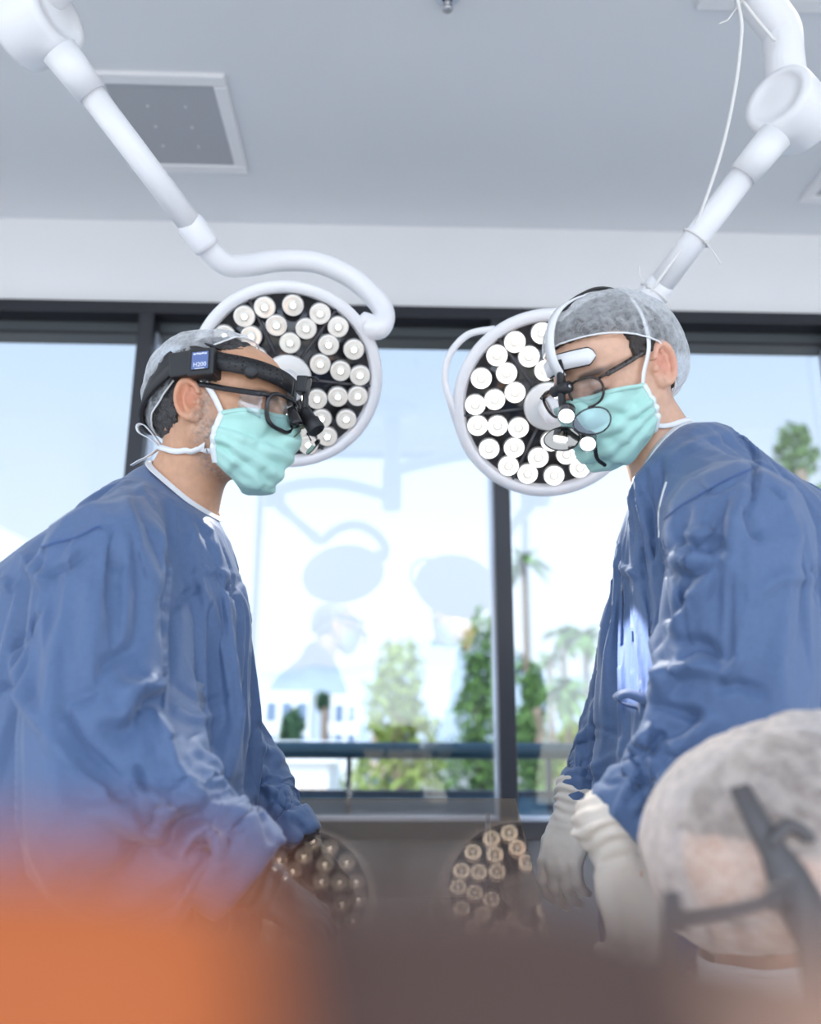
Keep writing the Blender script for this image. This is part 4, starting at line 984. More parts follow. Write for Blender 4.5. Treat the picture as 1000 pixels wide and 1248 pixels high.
nA = np.cross(P(262, 624, 1.24) - P(182, 566, 1.34), P(285, 668, 1.45) - P(128, 668, 1.10)); nA = nA if nA[2] > 0 else -nA
def extraA(p): return cap_(p, P(288, 872, 1.46), P(318, 945, 1.44), .036, .048)
personA, VA, FA, bvA, bodyA, gownA = build_person('person', 'surgeon on the left in a blue gown, bending right under a black boxed headlamp', HA, NA, shA, elA, wrA, torA, np.array([torA[-2][1], torA[-2][2], .90]), 0,
    SK1, .85, nA, P(182, 566, 1.34) * .5 + P(262, 624, 1.24) * .5, .42, [(.092, .088, .062), (.065, .056, .045)], 21, M['gown'], foldsA, extra=extraA, trap_c=P(194, 614, 1.31), trap=(.056, .066, .06), ztop=P(190, 596, 1.3)[2], stroke_k=1.5, cloth=(.019, .0088, 32, -.17), hand_d=[P(385, 1125, 1.08) - P(305, 1068, 1.06), P(425, 1110, 1.37) - P(366, 1030, 1.40)])
def seam(root, bv, path, w=.0022, m=None, name='seam', t=.0008, n=40):
    p, q = cast(bv, path, n, .0012)
    if len(p) > 3: return obj(name, ribbon(p, q, w, t), m or M['gown_in'], root)
gA = [c for c in personA.children if c.name.startswith('surgical_gown')][0]
seam(gA, bvA, [(48, 668), (70, 661), (95, 655), (118, 643), (125, 645)])
def collar(root, g, top, N, bodyfn, gownfn, m, w=.0075, name='neck_binding'):
    """binding where the neck comes out of the gown"""
    axd = (top - N) / np.linalg.norm(top - N); x, y, z = frame_of(axd); a = np.radians(np.arange(0, 360, 4)); D = np.cos(a)[:, None] * x + np.sin(a)[:, None] * y
    best = np.zeros((len(a), 3)); done = np.zeros(len(a), bool)
    for t in np.linspace(.11, -.09, 60):
        q = shrink(N + axd * t + D * .13, -D, bodyfn, .0035, 14); hit = (gownfn(pts3(q)) < .001) & ~done; best[hit] = q[hit]; done |= hit
    k = 4
    for c in range(3):
        for _ in range(2):
            e = np.concatenate([best[-k:, c], best[:, c], best[:k, c]]); best[:, c] = np.convolve(e, np.ones(2 * k + 1) / (2 * k + 1), 'valid')
    gn = grad(best, gownfn); V = np.concatenate([best + axd * w * .9 + D * .001, best + D * .004, best + gn * .004 + D * .006 - axd * w * .3]); n = len(a); F = []
    for r_ in (0, 1):
        for i in range(n): F.append([r_ * n + i, r_ * n + (i + 1) % n, (r_ + 1) * n + (i + 1) % n, (r_ + 1) * n + i])
    return solid(obj(name, (V, F), m, g), .0015)
pcA = P(182, 566, 1.34) * .5 + P(262, 624, 1.24) * .5
collar(personA, gA, HA.w((-.02, 0, -.09)), NA, bodyA, gownA, M['whitecloth'])
fwA = HA.B[:, 0]
glove(personA, M['darkglove'], wrA[0] + [.015, 0, -.01], P(385, 1125, 1.08) - wrA[0], (.2, -.3, 1), 1, .5, None, clen=.02)
glove(personA, M['darkglove'], wrA[1] + [.005, 0, -.006], P(425, 1110, 1.37) - wrA[1], (.5, -.5, .7), -1, .45, None)
# mask, cap, hair, ties
mk, G, NG = face_mask(personA, HA, 31)
cap_off = .0035
cA = lambda i, j: HA.loc(G[i, j]); s0, s1 = 0, G.shape[0] - 1
def tie(head, root_m, start, wps, w=.009, off=.0035, n=36, tail=None):
    st = np.array(head.loc(start)); p, q = hug(head, [st] + wps, off, n)
    obj('tie', ribbon(p, q, w, .0012), M['whitecloth'], root_m); return p, q
tie(HA, mk, G[0, 2], [(.012, -.080, .010), (-.010, -.083, .030), (-.030, -.082, .040)])
tie(HA, mk, G[s1, 2], [(.012, .080, .010), (-.012, .083, .030), (-.045, .080, .046), (-.085, .045, .055), (-.105, 0, .055)])
def neck_tie(root_m, fn, pts, w=.009, off=.003):
    q = smooth_path(pts, 40)
    for _ in range(5): q = q - grad(q, fn) * (np.clip(fn(pts3(q)) - off, -.03, .03) * .8)[:, None]
    obj('tie', ribbon(q, grad(q, fn), w, .0012), M['whitecloth'], root_m); return q
qa = neck_tie(mk, bodyA, [G[0, 52], P(235, 553, 1.20), P(205, 548, 1.23), P(190, 545, 1.30)])
neck_tie(mk, bodyA, [G[s1, 52], HA.w((.0, .075, -.085)), HA.w((-.05, .065, -.07)), P(190, 545, 1.30)])
def loop_tape(root_m, pts, w=.008, name='tie_bow'):
    q = smooth_path(pts, 44); t = np.gradient(q, axis=0); nn = np.cross(t, np.array([.25, 1, .15])); return obj(name, ribbon(q, nn, w, .0012), M['whitecloth'], root_m)
loop_tape(mk, [P(196, 545, 1.27), P(184, 535, 1.255), P(170, 527, 1.25), P(168, 519, 1.25), P(176, 519, 1.255), P(188, 532, 1.26), P(198, 546, 1.27)])
loop_tape(mk, [P(194, 546, 1.28), P(180, 556, 1.28), P(168, 562, 1.285), P(160, 567, 1.29)])
hair(personA, HA, M['hairgrey'], lambda q: np.maximum(np.maximum(-.058 - q[2] + .25 * (q[0] + .05), q[2] - .055), np.minimum(q[0] + .028 - .35 * np.clip(q[2], -.05, .06), np.maximum(q[0] - .020, .020 - q[2]))), .005, 5)
gauze_cap(personA, HA, [(0, 44), (40, 50), (75, 62), (110, 88), (150, 112), (180, 116), (210, 112), (250, 88), (285, 62), (320, 50)], lambda a, u: .010 * np.sin(np.clip(u, 0, 1) * PI) ** .7 * (1 + .6 * np.cos(a - PI)), 3, M['gauze'], axis=(-.30, 0, 1))
# hair under the cap
hair(personA, HA, M['hairgrey'], lambda q: np.maximum(.075 - q[2] + .25 * q[0], q[0] - .045 + .2 * (q[2] - .08)), .002, 15)

# headlamp of the left surgeon
hl = empty('headlamp', HA.w((-.01, -.09, .06)), 'black perforated surgical headlamp with a square box on the head of the left surgeon', 'headlamp')
def band(head, root, zf, off, w, t, m, n=110, a0=0, a1=360, name='headband', cx=-.012):
    a = np.radians(np.linspace(a0, a1, n)); z = np.array([zf(math.degrees(x)) for x in a]); D = np.stack([np.cos(a), np.sin(a), 0 * a], 1); c = np.stack([np.full(n, cx), 0 * a, z], 1)
    q = shrink(c + D * .2, -D, lambda p: smin(head.skull(p), head.face(p), .02), off, 36)
    return obj(name, ribbon(head.w(q), head.dir(D), w, t), m, root), q, D
dgA = lambda px, py, y=-.085: on_head(HA, px, py, y)
zf = lambda d: np.interp(abs(((d + 180) % 360) - 180), [0, 25, 60, 95, 115, 135, 155, 180], [dgA(366, 472, 0)[2] + .0, dgA(366, 472, 0)[2] + .002, .049, .060, .046, .018, -.010, -.022])
bandA, qb, Db = band(HA, hl, zf, .0075, .028, .004, M['black'], 140)
b2, _, _ = band(HA, hl, lambda d: zf(d) - .004, .010, .042, .007, M['black'], 60, 112, 248, name='rear_pad')
for i in range(88, 132, 1):
    pass
mbh = 0
ho = MB()
for k in range(13):
    for j in (-1, 0, 1):
        i = 139 - 6 - int(k * 2.0); q = qb[i] * 1.0 + Db[i] * .0042 + np.array([0, 0, j * .0075 + (.003 if k % 2 else -.001)])
        ho.add(lathe([(.0017, -.0004), (.0015, .0003)], HA.w(q), HA.dir(Db[i]), 8))
o_ = obj('vent_hole', ho.get(), M['black2'], bandA); o_['kind'] = 'stuff'
def px_box(head, y, c, half, ang, depth, lift=0):
    """box standing on the head plane y, axes along the image of the band"""
    p = head.w(on_head(head, c[0], c[1], y)); e1 = head.w(on_head(head, c[0] + 10, c[1] + 10 * ang, y)) - p; e1 /= np.linalg.norm(e1); n = head.B[:, 1] * np.sign(y); e2 = np.cross(n, e1); e2 *= np.sign(e2[2])
    R = np.stack([e1, e2, n], 1); return box(p + n * (lift - depth / 2), (half[0] * 2, half[1] * 2, depth), R), p, R
vf, pb, Rb = px_box(HA, -.098, (218, 443), (.0175, .0205), -.16, .030); bevel(obj('battery_box', vf, M['black'], hl, smooth=False), .003)
vf, pc, Rc = px_box(HA, -.098, (245, 441), (.0215, .0225), -.10, .034, .003); bx = bevel(obj('control_box', vf, M['black'], hl, smooth=False), .003)
lab = obj('label_plate', box(pc + Rc[:, 2] * .0036 - Rc[:, 1] * -.001, (.027, .028, .0012), Rc), M['blue_label'], bx, smooth=False)
obj('label_border', box(pc + Rc[:, 2] * .0034 + Rc[:, 1] * .001, (.030, .031, .0012), Rc), M['black2'], bx, smooth=False)
def text(body, c, R, size, m, parent, name='printed_text', ext=.0002):
    cu = bpy.data.curves.new(name, 'FONT'); cu.body = body; cu.size = size; cu.align_x = 'CENTER'; cu.align_y = 'CENTER'; cu.extrude = ext
    o = bpy.data.objects.new(name, cu); link(o); bpy.context.view_layer.update()
    dg = bpy.context.evaluated_depsgraph_get(); me = bpy.data.meshes.new_from_object(o.evaluated_get(dg)); V = np.array([v.co[:] for v in me.vertices]); F = [list(p.vertices) for p in me.polygons]
    bpy.data.objects.remove(o); bpy.data.curves.remove(cu); bpy.data.meshes.remove(me)
    return obj(name, (V @ R.T + c, F), m, parent, smooth=False)
s_ = np.sign(np.cross(Rc[:, 0], Rc[:, 1]) @ Rc[:, 2]); Rt = Rc * [1, 1, 1]
text('H200', pc + Rc[:, 2] * .0046 - Rc[:, 1] * .006, Rt, .0098, M['labeltext'], lab)
mbt = MB()
for k, wd_ in enumerate((.004, .003, .0045, .0035, .004)): mbt.add(box(pc + Rc[:, 2] * .0046 + Rc[:, 1] * (.0115 + .0006 * (k % 2)) + Rc[:, 0] * (-.009 + k * .0045), (wd_, .0022, .0004), Rc))
obj('printed_line', mbt.get(), M['labeltext'], lab, smooth=False)
obj('printed_line', box(pc + Rc[:, 2] * .0046 - Rc[:, 1] * .0122, (.016, .0012, .0004), Rc), M['labeltext'], lab, smooth=False)
kn = on_head(HA, 306, 452, -.082); kd_ = HA.B[:, 1] * -1 * .9 + HA.B[:, 0] * .4
obj('adjuster_knob', lathe([(.011, -.008), (.011, .002), (.0085, .004), (.003, .0045)], HA.w(kn), kd_, 20), M['black'], hl)
obj('lever', tube([HA.w(on_head(HA, 223, 417, -.07)), HA.w(on_head(HA, 250, 419, -.075)), HA.w(on_head(HA, 268, 425, -.078))], [.0015, .003, .006], 8, flat=.6), M['black'], hl)
# lamp and flip lenses in front of the forehead
def axp(px, py, y=0): return HA.w(on_head(HA, px, py, y))
mb = MB(); yv = HA.B[:, 1]
mb.add(box((axp(364, 470) + axp(375, 470)) / 2, (.018, .022, .028), HA.B)); 
lb = bevel(obj('bracket', mb.get(), M['black'], hl, smooth=False), .002)
obj('rod', tube([axp(362, 460), axp(384, 460), axp(388, 464)], .0022, 8), M['black'], hl)
obj('arm', tube([axp(371, 470), axp(372, 488), axp(370, 505)], [.0075, .0065, .008], 12, flat=.8), M['black'], hl)
obj('lamp_barrel', lathe([(.008, 0), (.0105, .004), (.011, .022), (.0138, .024), (.0142, .042), (.012, .044), (.0115, .040), (.001, .040)], axp(370, 500), axp(387, 526) - axp(370, 500), 26), M['black'], hl)
obj('loupe_barrel', lathe([(.008, 0), (.009, .012), (.011, .026), (.0112, .030)], axp(355, 498, -.018), axp(365, 528, -.018) - axp(355, 498, -.018), 22), M['black2'], hl)
obj('loupe_barrel', lathe([(.008, 0), (.009, .012), (.011, .026), (.0112, .030)], axp(362, 500, .03), axp(370, 526, .03) - axp(362, 500, .03), 22), M['black2'], hl)
def mirror(c, px_a, px_b, w):
    a, b = axp(*px_a), axp(*px_b); e = (b - a); L_ = np.linalg.norm(e); e /= L_; n = np.cross(e, yv); tt = np.linspace(0, 2 * PI, 24, endpoint=False)
    sx = np.sign(np.cos(tt)) * np.abs(np.cos(tt)) ** .7 * L_ / 2; sy = np.sign(np.sin(tt)) * np.abs(np.sin(tt)) ** .7 * w
    dirn = yv * .75 - n * .66; V = (a + b) / 2 + sx[:, None] * e + sy[:, None] * dirn / np.linalg.norm(dirn); V = np.concatenate([[V.mean(0)], V]); 
    o = obj('flip_lens', (V, [[0, 1 + i, 1 + (i + 1) % 24] for i in range(24)]), M['mirror'], hl, smooth=False); solid(o, .0015); obj('lens_rim', tube(V[1:], .0009, 6, closed=True), M['black2'], o)
mirror(0, (389, 536), (374, 553), .011); mirror(0, (366, 523), (355, 533), .010)
obj('lens_stem', tube([axp(374, 528), axp(379, 537)], .0012, 6), M['black2'], hl); obj('lens_stem', tube([axp(358, 533), axp(354, 540)], .0012, 6), M['black2'], hl)
glasses(HA, 'black framed safety glasses with clear side shields on the left surgeon', M['black2'], .0305, .0262, .128, 5.0, .0020, z0=-.013, base=.0030, p=3.2, dy=.035, shield=True)
# ------------------------------------------------------------------ surgeon on the right
HB = Head(P(748, 456, 1.25), *yp(-149, 30, -4), scale=1.035)
NB = P(812, 560, 1.28)
shB = [P(900, 640, 1.05), P(800, 660, 1.42)]; elB = [P(915, 850, 1.02), P(752, 845, 1.42)]; wrB = [P(757, 1002, 1.05), P(702, 980, 1.40)]
torB = stations([(562, 815, 900, .10), (592, 788, 955, .13), (622, 766, 1000, .15), (660, 748, 1060), (700, 744, 1090), (780, 745, 1100), (860, 744, 1105), (960, 738, 1110), (1090, 736, 1110)], 1.26, math.radians(4), .168)
torB = [(z, cx, cy, a, b, y) for z, cx, cy, a, b, y in torB]
foldsB = [
 ('s', 6, .010, [(818, 700), (806, 660), (803, 620), (812, 575)]), ('v', 5, .007, [(803, 640), (812, 690), (832, 740), (830, 790)]),
 ('R', 5, .009, [(775, 700), (792, 760), (808, 820), (812, 850)]), ('v', 5, .008, [(783, 590), (790, 640), (785, 690)]), ('R', 4, .007, [(752, 690), (775, 700), (785, 698)]), ('R', 5, .007, [(768, 590), (780, 640), (775, 698)]),
 ('s', 5, .010, [(744, 690), (745, 760), (750, 850), (745, 900)]), ('v', 4, .004, [(845, 580), (870, 600), (912, 575)]), ('R', 4, .004, [(812, 560), (850, 540), (900, 525)]),
 # armhole
 ('v', 4, .008, [(893, 520), (915, 545), (920, 570), (918, 600), (905, 630)]), ('R', 6, .007, [(912, 590), (900, 620), (890, 660), (888, 740), (882, 800)]), ('v', 5, .007, [(905, 612), (915, 640), (925, 660)]), ('v', 3, .005, [(935, 590), (955, 608)]),
 ('R', 6, .009, [(838, 655), (862, 650), (885, 640)]), ('v', 4, .006, [(838, 660), (860, 672), (885, 655)]), ('R', 6, .010, [(812, 690), (845, 685), (862, 668)]), ('v', 5, .008, [(815, 700), (840, 702), (870, 690)]), ('R', 5, .007, [(822, 650), (832, 668), (845, 690), (845, 705)]),
 ('R', 7, .013, [(816, 772), (835, 745), (858, 715), (872, 690)]), ('v', 6, .010, [(815, 760), (828, 725), (840, 705)]), ('v', 6, .010, [(820, 790), (832, 780), (855, 782), (880, 800)]), ('R', 7, .012, [(792, 856), (815, 825), (840, 812), (880, 818)]), ('v', 6, .010, [(825, 808), (850, 790), (882, 812)]),
 ('v', 4, .007, [(893, 690), (890, 750), (888, 815)]), ('R', 5, .007, [(880, 830), (890, 815), (905, 800)]), ('v', 6, .007, [(870, 840), (900, 835), (935, 845)]), ('R', 6, .006, [(915, 735), (950, 705), (995, 705)]), ('v', 5, .006, [(985, 690), (998, 705), (995, 740)]),
 ('v', 6, .009, [(792, 860), (825, 865), (855, 880)]), ('s', 5, .010, [(800, 905), (828, 898), (850, 880), (858, 862)]),
 ('R', 6, .010, [(760, 945), (785, 900), (800, 890)]), ('v', 5, .009, [(788, 925), (800, 900), (805, 890)]), ('v', 5, .009, [(760, 985), (775, 960), (800, 945)]), ('R', 5, .008, [(748, 1000), (768, 960), (778, 935)]), ('v', 4, .007, [(770, 1005), (790, 980), (800, 955)]), ('R', 5, .006, [(795, 965), (815, 935), (830, 905)]),
 ('R', 4, .004, [(712, 850), (705, 910), (708, 970)]), ('R', 4, .004, [(728, 820), (722, 900), (726, 980)]), ('v', 3, .003, [(712, 880), (735, 890), (755, 895)]), ('R', 3, .003, [(710, 940), (735, 928), (758, 915)]), ('v', 3, .003, [(716, 945), (740, 955), (756, 952)]), ('v', 5, .006, [(690, 985), (680, 970), (700, 960)]), ('R', 4, .004, [(735, 720), (722, 770), (714, 820)])]
nB = np.cross(P(770, 580, 1.24) - P(846, 516, 1.33), shB[1] - shB[0]); nB = nB if nB[2] > 0 else -nB
pcB = P(770, 580, 1.24) * .5 + P(846, 516, 1.33) * .5
def extraB(p): return smin(cap_(p, P(888, 880, 1.03), P(822, 862, 1.04), .07, .045), cap_(p, P(940, 625, 1.30), P(1010, 700, 1.30), .085, .12), .03) if False else smin(smin(cap_(p, P(888, 880, 1.03), P(822, 862, 1.04), .07, .045), cap_(p, P(940, 625, 1.30), P(1010, 700, 1.30), .085, .12), .03), cap_(p, P(846, 552, 1.22), P(806, 600, 1.21), .045, .05), .03)
personB, VB, FB, bvB, bodyB, gownB = build_person('person', 'surgeon on the right in a blue gown looking down through flip lenses, white forehead pad', HB, NB, shB, elB, wrB, torB, np.array([torB[-2][1], torB[-2][2], .90]), 0,
    SK2, 0, nB, pcB, .42, [(.088, .080, .050), (.055, .048, .038)], 57, M['gown'], foldsB, extra=extraB, trap_c=P(852, 570, 1.30), trap=(.056, .082, .06), ztop=P(860, 540, 1.3)[2], stroke_k=1.3, cloth=(.019, .0088, 32, -.17), hand_d=[P(775, 1120, 1.02) - P(745, 1012, 1.05), P(672, 1085, 1.36) - P(692, 985, 1.4)])
gB = [c for c in personB.children if c.name.startswith('surgical_gown')][0]
seam(gB, bvB, [(803, 640), (825, 620), (850, 605), (880, 588), (914, 572)])
p_, q_ = cast(bvB, [(803, 655), (803, 625), (807, 605), (812, 588)], 30, .0006); obj('fold_highlight', tube(p_, .0016, 6), M['whitecloth'], gB)  # white strip draws the bright highlight along a fold edge
collar(personB, gB, HB.w((-.02, 0, -.09)), NB, bodyB, gownB, M['whitecloth'])
# waist tie knot
def free_tape(root_m, pts, w, name, up=(0, 1, .2)):
    q = smooth_path(pts, 40); t = np.gradient(q, axis=0); tw = np.linspace(0, 2.4, len(q)); u = np.cross(t, np.array(up)); u /= np.linalg.norm(u, axis=1)[:, None] + 1e-9; n = np.cross(u, t); n /= np.linalg.norm(n, axis=1)[:, None]
    return obj(name, ribbon(q, n * np.cos(tw)[:, None] + u * np.sin(tw)[:, None], w, .0014), M['gown'], root_m)
h_ = bvB.ray_cast(Vector(CAM), Vector(ray(775, 850)).normalized()); yk = h_[0][1] - .012 if h_[0] is not None else 1.2
free_tape(gB, [P(800, 858, yk - .03), P(785, 852, yk - .02), P(765, 845, yk - .01), P(750, 850, yk - .005), P(758, 858, yk), P(780, 862, yk), P(800, 862, yk - .02)], .016, 'waist_tie')
glove(personB, M['latex'], wrB[0] + (P(752, 1036, 1.045) - P(757, 1002, 1.05)) * 1.0, P(775, 1120, 1.02) - P(745, 1012, 1.05), (.3, -1, .1), 1, .6, cuff=.047, clen=.025)
glove(personB, M['latex'], wrB[1] + (P(672, 1085, 1.36) - P(692, 985, 1.4)) * .12, P(672, 1085, 1.36) - wrB[1], (-.7, -.6, .1), -1, .5, cuff=.042, clen=.03)
mkB, GB, NGB = face_mask(personB, HB, 77)
sB = GB.shape[0] - 1
tie(HB, mkB, GB[sB, 2], [(.005, .080, .020), (-.012, .080, .060), (-.030, .060, .088), (-.06, .02, .10)], .008, .006)
tie(HB, mkB, GB[0, 2], [(.005, -.080, .020), (-.012, -.080, .060), (-.030, -.060, .088), (-.06, -.02, .10)], .008, .006)
neck_tie(mkB, bodyB, [GB[sB, 52], P(822, 517, 1.22), P(848, 512, 1.27), P(862, 512, 1.33)], .008)
neck_tie(mkB, bodyB, [GB[0, 52], HB.w((.0, -.075, -.085)), HB.w((-.05, -.065, -.07)), P(862, 512, 1.33)], .008)
hair(personB, HB, M['hairdark'], lambda q: np.minimum(np.maximum(.062 - q[2] + .16 * (q[0] - .03), -1), np.maximum(np.maximum(-.060 - q[2], q[2] - .075), np.minimum(q[0] + .030 - .3 * np.clip(q[2], -.05, .06), np.maximum(q[0] - .034, .012 - q[2])))), .005, 25)
gauze_cap(personB, HB, [(0, 80), (25, 80), (45, 81), (65, 84), (82, 88), (100, 96), (125, 122), (150, 138), (180, 142), (210, 138), (235, 122), (260, 96), (278, 88), (295, 84), (315, 81), (335, 80)], lambda a, u: .010 * np.sin(np.clip(u, 0, 1) * PI) ** .6 + .020 * np.clip(np.cos(a - PI), 0, 1) * np.clip(u - .2, 0, 1) * np.clip((1.0 - u) * 4, 0, 1), 41, M['gauze'], axis=(-.22, 0, 1), folds=22, fold_amp=.005)
glasses(HB, 'thin tortoiseshell rimmed round glasses on the right surgeon', M['tort'], .0262, .0220, .123, 4.0, .0019, z0=-.006, base=.0020, p=2.25, dy=.0335, tilt=.12)
# flip-lens headset of the right surgeon
hs = empty('loupe_headset', HB.w((.1, 0, .06)), 'white banded loupe headset with two oval flip lenses and two small lights', 'headset')
M['bandwhite'] = mat('white_band', (.82, .82, .83), .35)
def bpx(px, py, y=0): return HB.w(on_head(HB, px, py, y))
bq, bn = hug(HB, [(.098, 0, .030), (.096, 0, .050), (.080, 0, .085), (.045, 0, .112), (.005, 0, .122)], [.010 + .012 * math.sin(PI * i / 39) for i in range(40)], 40, fn=lambda p: smin(HB.skull(p), HB.face(p), .02))
obj('top_band', ribbon(bq, bn, .017, .004), M['bandwhite'], hs)
bq2, bn2 = hug(HB, [(.055, 0, .108), (.015, 0, .120), (-.03, 0, .118), (-.075, 0, .09), (-.105, 0, .04)], .015, 30, fn=lambda p: smin(HB.skull(p), HB.face(p), .02))
obj('rear_band', ribbon(bq2, bn2, .014, .004), M['black'], hs)
ra_ = np.linspace(-.045, .060, 30); pq, pn = hug(HB, [(.10, a, .048 - .10 * abs(a)) for a in ra_], .006, 40, fn=lambda p: smin(HB.skull(p), HB.face(p), .02))
wd = .024 * np.clip(np.minimum(np.linspace(0, 1, len(pq)), 1 - np.linspace(0, 1, len(pq))) * 9, 0, 1) ** .5 + .001
obj('forehead_pad', ribbon(pq, pn, wd, .003), M['bandwhite'], hs); pq2, pn2 = pq - pn * .002, pn; obj('pad_edge', ribbon(pq2, pn2, wd + .004, .002), M['black2'], hs)
fw = HB.B[:, 0]; upv = HB.B[:, 2]; lf = HB.B[:, 1]
j0 = HB.w((.112, 0, .044)); j1 = HB.w((.128, 0, .012))
mb = MB().add(tube([HB.w((.108, 0, .052)), HB.w((.116, 0, .035)), j1], [.0085, .0095, .0105], 14, flat=.7))
obj('bracket', mb.get(), M['black'], hs)
obj('hinge', lathe([(.004, -.018), (.009, -.0175), (.010, 0), (.009, .0175), (.004, .018)], j1, lf, 22), M['black'], hs)
obj('hinge_screw', lathe([(.0035, 0), (.003, .0015)], j1 + lf * .018, lf, 12), M['steel'], hs)
ca, cb, c1, c2 = [bpx(px, py, y) for px, py, y in ((690, 507, 0), (716, 541, 0), (721, 513, .03), (684, 535, -.03))]
toC = CAM - HB.c; toC /= np.linalg.norm(toC)
# move the lights and lenses out in front of the nose, along their sight lines
def lift(p, d): return p + (CAM - p) / np.linalg.norm(CAM - p) * d
ca, cb, c1, c2 = lift(ca, .035), lift(cb, .055), lift(c1, .050), lift(c2, .045)
ldir = (fw * .6 - upv * .8) * .55 + toC * .6; ldir /= np.linalg.norm(ldir)
for c in (ca, cb):
    o = obj('light_barrel', lathe([(.010, -.022), (.0125, -.018), (.0125, -.004), (.0115, -.003)], c, ldir, 26), M['black'], hs)
    obj('clear_shroud', lathe([(.0128, -.012), (.0132, .004), (.0126, .006)], c, ldir, 28, close=False), M['clearpl'], o)
    obj('light_face', lathe([(.0112, -.002), (.0112, .002), (.008, .0038), (.002, .0042)], c, ldir, 24), M['headlight'], o)
obj('link_arm', tube(smooth_path([j1, j1 * .5 + ca * .5 + [0, .01, 0], ca - ldir * .02], 12), .006, 10), M['black'], hs)
obj('link_arm', tube(smooth_path([ca - ldir * .018, lift(bpx(706, 527), .045) - ldir * .012, cb - ldir * .02], 14), .0045, 10), M['black'], hs)
def oval(c, e1, e2, a, b, m, rim=.0013):
    t = np.linspace(0, 2 * PI, 44, endpoint=False); V = c + a * (np.sign(np.cos(t)) * np.abs(np.cos(t)) ** .95)[:, None] * e1 + b * (np.sin(t) * (1 + .10 * np.cos(t)))[:, None] * e2
    o = obj('flip_lens', (np.concatenate([[c], V]), [[0, 1 + i, 1 + (i + 1) % 44] for i in range(44)]), m, hs, smooth=False); solid(o, .0016); obj('lens_rim', tube(V, rim, 8, closed=True), M['black2'], o); return o
vx, vy = CR[:, 0], CR[:, 1]
oval(c1, vx * .98 + vy * .12 + toC * .1, vy * .95 + toC * -.3, .0285, .0205, M['lens']); oval(c2, vx * .99 + vy * .05, vy * .9 - toC * .5, .0275, .0190, M['mirror'])
obj('lens_bridge', tube([lift(bpx(700, 522), .047), lift(bpx(709, 530), .05)], .0035, 10), M['black2'], hs)
obj('handle_stem', tube(smooth_path([cb - ldir * .006 + vx * .010, lift(bpx(727, 558), .045), lift(bpx(737, 567), .04)], 14), [.0028] * 12 + [.0034] * 2 if False else .0032, 10), M['black2'], hs)
# ------------------------------------------------------------------ seated person with a gauze cap, lower right
HC = Head(P(983, 1070, .80), *yp(-172, 26, 0), scale=1.0)
NC = P(1068, 1180, .80); NC[2] = HC.c[2] - .155
shC = [NC + [.03, -.17, -.04], NC + [.03, .17, -.04]]; elC = [shC[0] + [-.02, -.06, -.26], shC[1] + [-.02, .06, -.26]]; wrC = [elC[0] + [-.20, .06, -.02], elC[1] + [-.20, -.06, -.02]]
torC = [(.44, NC[0] + .10, NC[1], .15, .18, 0), (.62, NC[0] + .08, NC[1], .13, .17, 0), (NC[2] - .08, NC[0] + .03, NC[1], .11, .165, 0), (NC[2], NC[0], NC[1], .08, .12, 0)]
hipC = np.array([NC[0] + .10, NC[1], .52])
personC, VC, FC, bvC, bodyC, gownC = build_person('person', 'seated person at the lower right in a see-through gauze cap, seen from the side', HC, NC, shC, elC, wrC, torC, hipC, 0, SK2, 0, (0, 0, 1), NC - [0, 0, .02], .40,
    [(.075, .066, .045), (.075, .066, .045)], 91, M['greygown'], [], res=.008, facet=(.03, .006, .1, .002), seated=dict(side=np.array([0, 1., 0]), pts=[hipC + [-.36, 0, -.02], hipC + [-.40, 0, -.44]]))
for i in (0, 1): glove(personC, M['latex'], wrC[i], (-1, (.2 if i == 0 else -.2), -.1), (0, 0, 1), 1 if i == 0 else -1, .5)
hair(personC, HC, M['hairbrown'], lambda q: np.minimum(.020 - q[2] + .75 * (q[0] + .01), np.maximum(np.maximum(-.055 - q[2], q[2] - .055), q[0] + .034)), .007, 45)
gauze_cap(personC, HC, [(0, 112), (30, 113), (60, 116), (85, 120), (110, 126), (140, 132), (180, 136), (220, 132), (250, 126), (275, 120), (300, 116), (330, 113)], lambda a, u: .024 * np.sin(np.clip(u, 0, 1) * PI) ** .55, 63, M['gauze2'], axis=(-.10, 0, 1), folds=11, fold_amp=.014)
mkC, GC, NGC = face_mask(personC, HC, 19); mkC.data.materials[0] = M['whitecloth']; mkC['label'] = 'white mask'
for ch in mkC.children: ch.data.materials[0] = M['whitecloth']
# dark strap of a headlamp worn by that person
lpC = empty('headlamp', HC.w((0, .09, .03)), 'dark headlamp strap worn over the gauze cap of the seated person', 'headlamp')
yc = HC.B[:, 1] * np.sign((HC.B[:, 1]) @ (CAM - HC.c))
def cpx(px, py, y): return HC.w(on_head(HC, px, py, y * np.sign((HC.B[:, 1]) @ (CAM - HC.c))))
M['dimstrap'] = mat('dark_grey_strap', (.085, .075, .075), .5)
pp = smooth_path([cpx(898, 958, .085), cpx(920, 1000, .098), cpx(942, 1040, .104), cpx(965, 1085, .105), cpx(1000, 1150, .105), cpx(1030, 1210, .100)], 30)
obj('strap', ribbon(pp, np.tile(yc, (len(pp), 1)), np.interp(np.linspace(0, 1, len(pp)), [0, .15, .4, .55, 1], [.016, .019, .022, .034, .040]), .005), M['dimstrap'], lpC)
obj('buckle', tube(smooth_path([cpx(935, 1030, .106), cpx(952, 1012, .106), cpx(962, 1006, .106), cpx(982, 1018, .106), cpx(985, 1026, .106)], 16), .006, 8), M['dimstrap'], lpC)
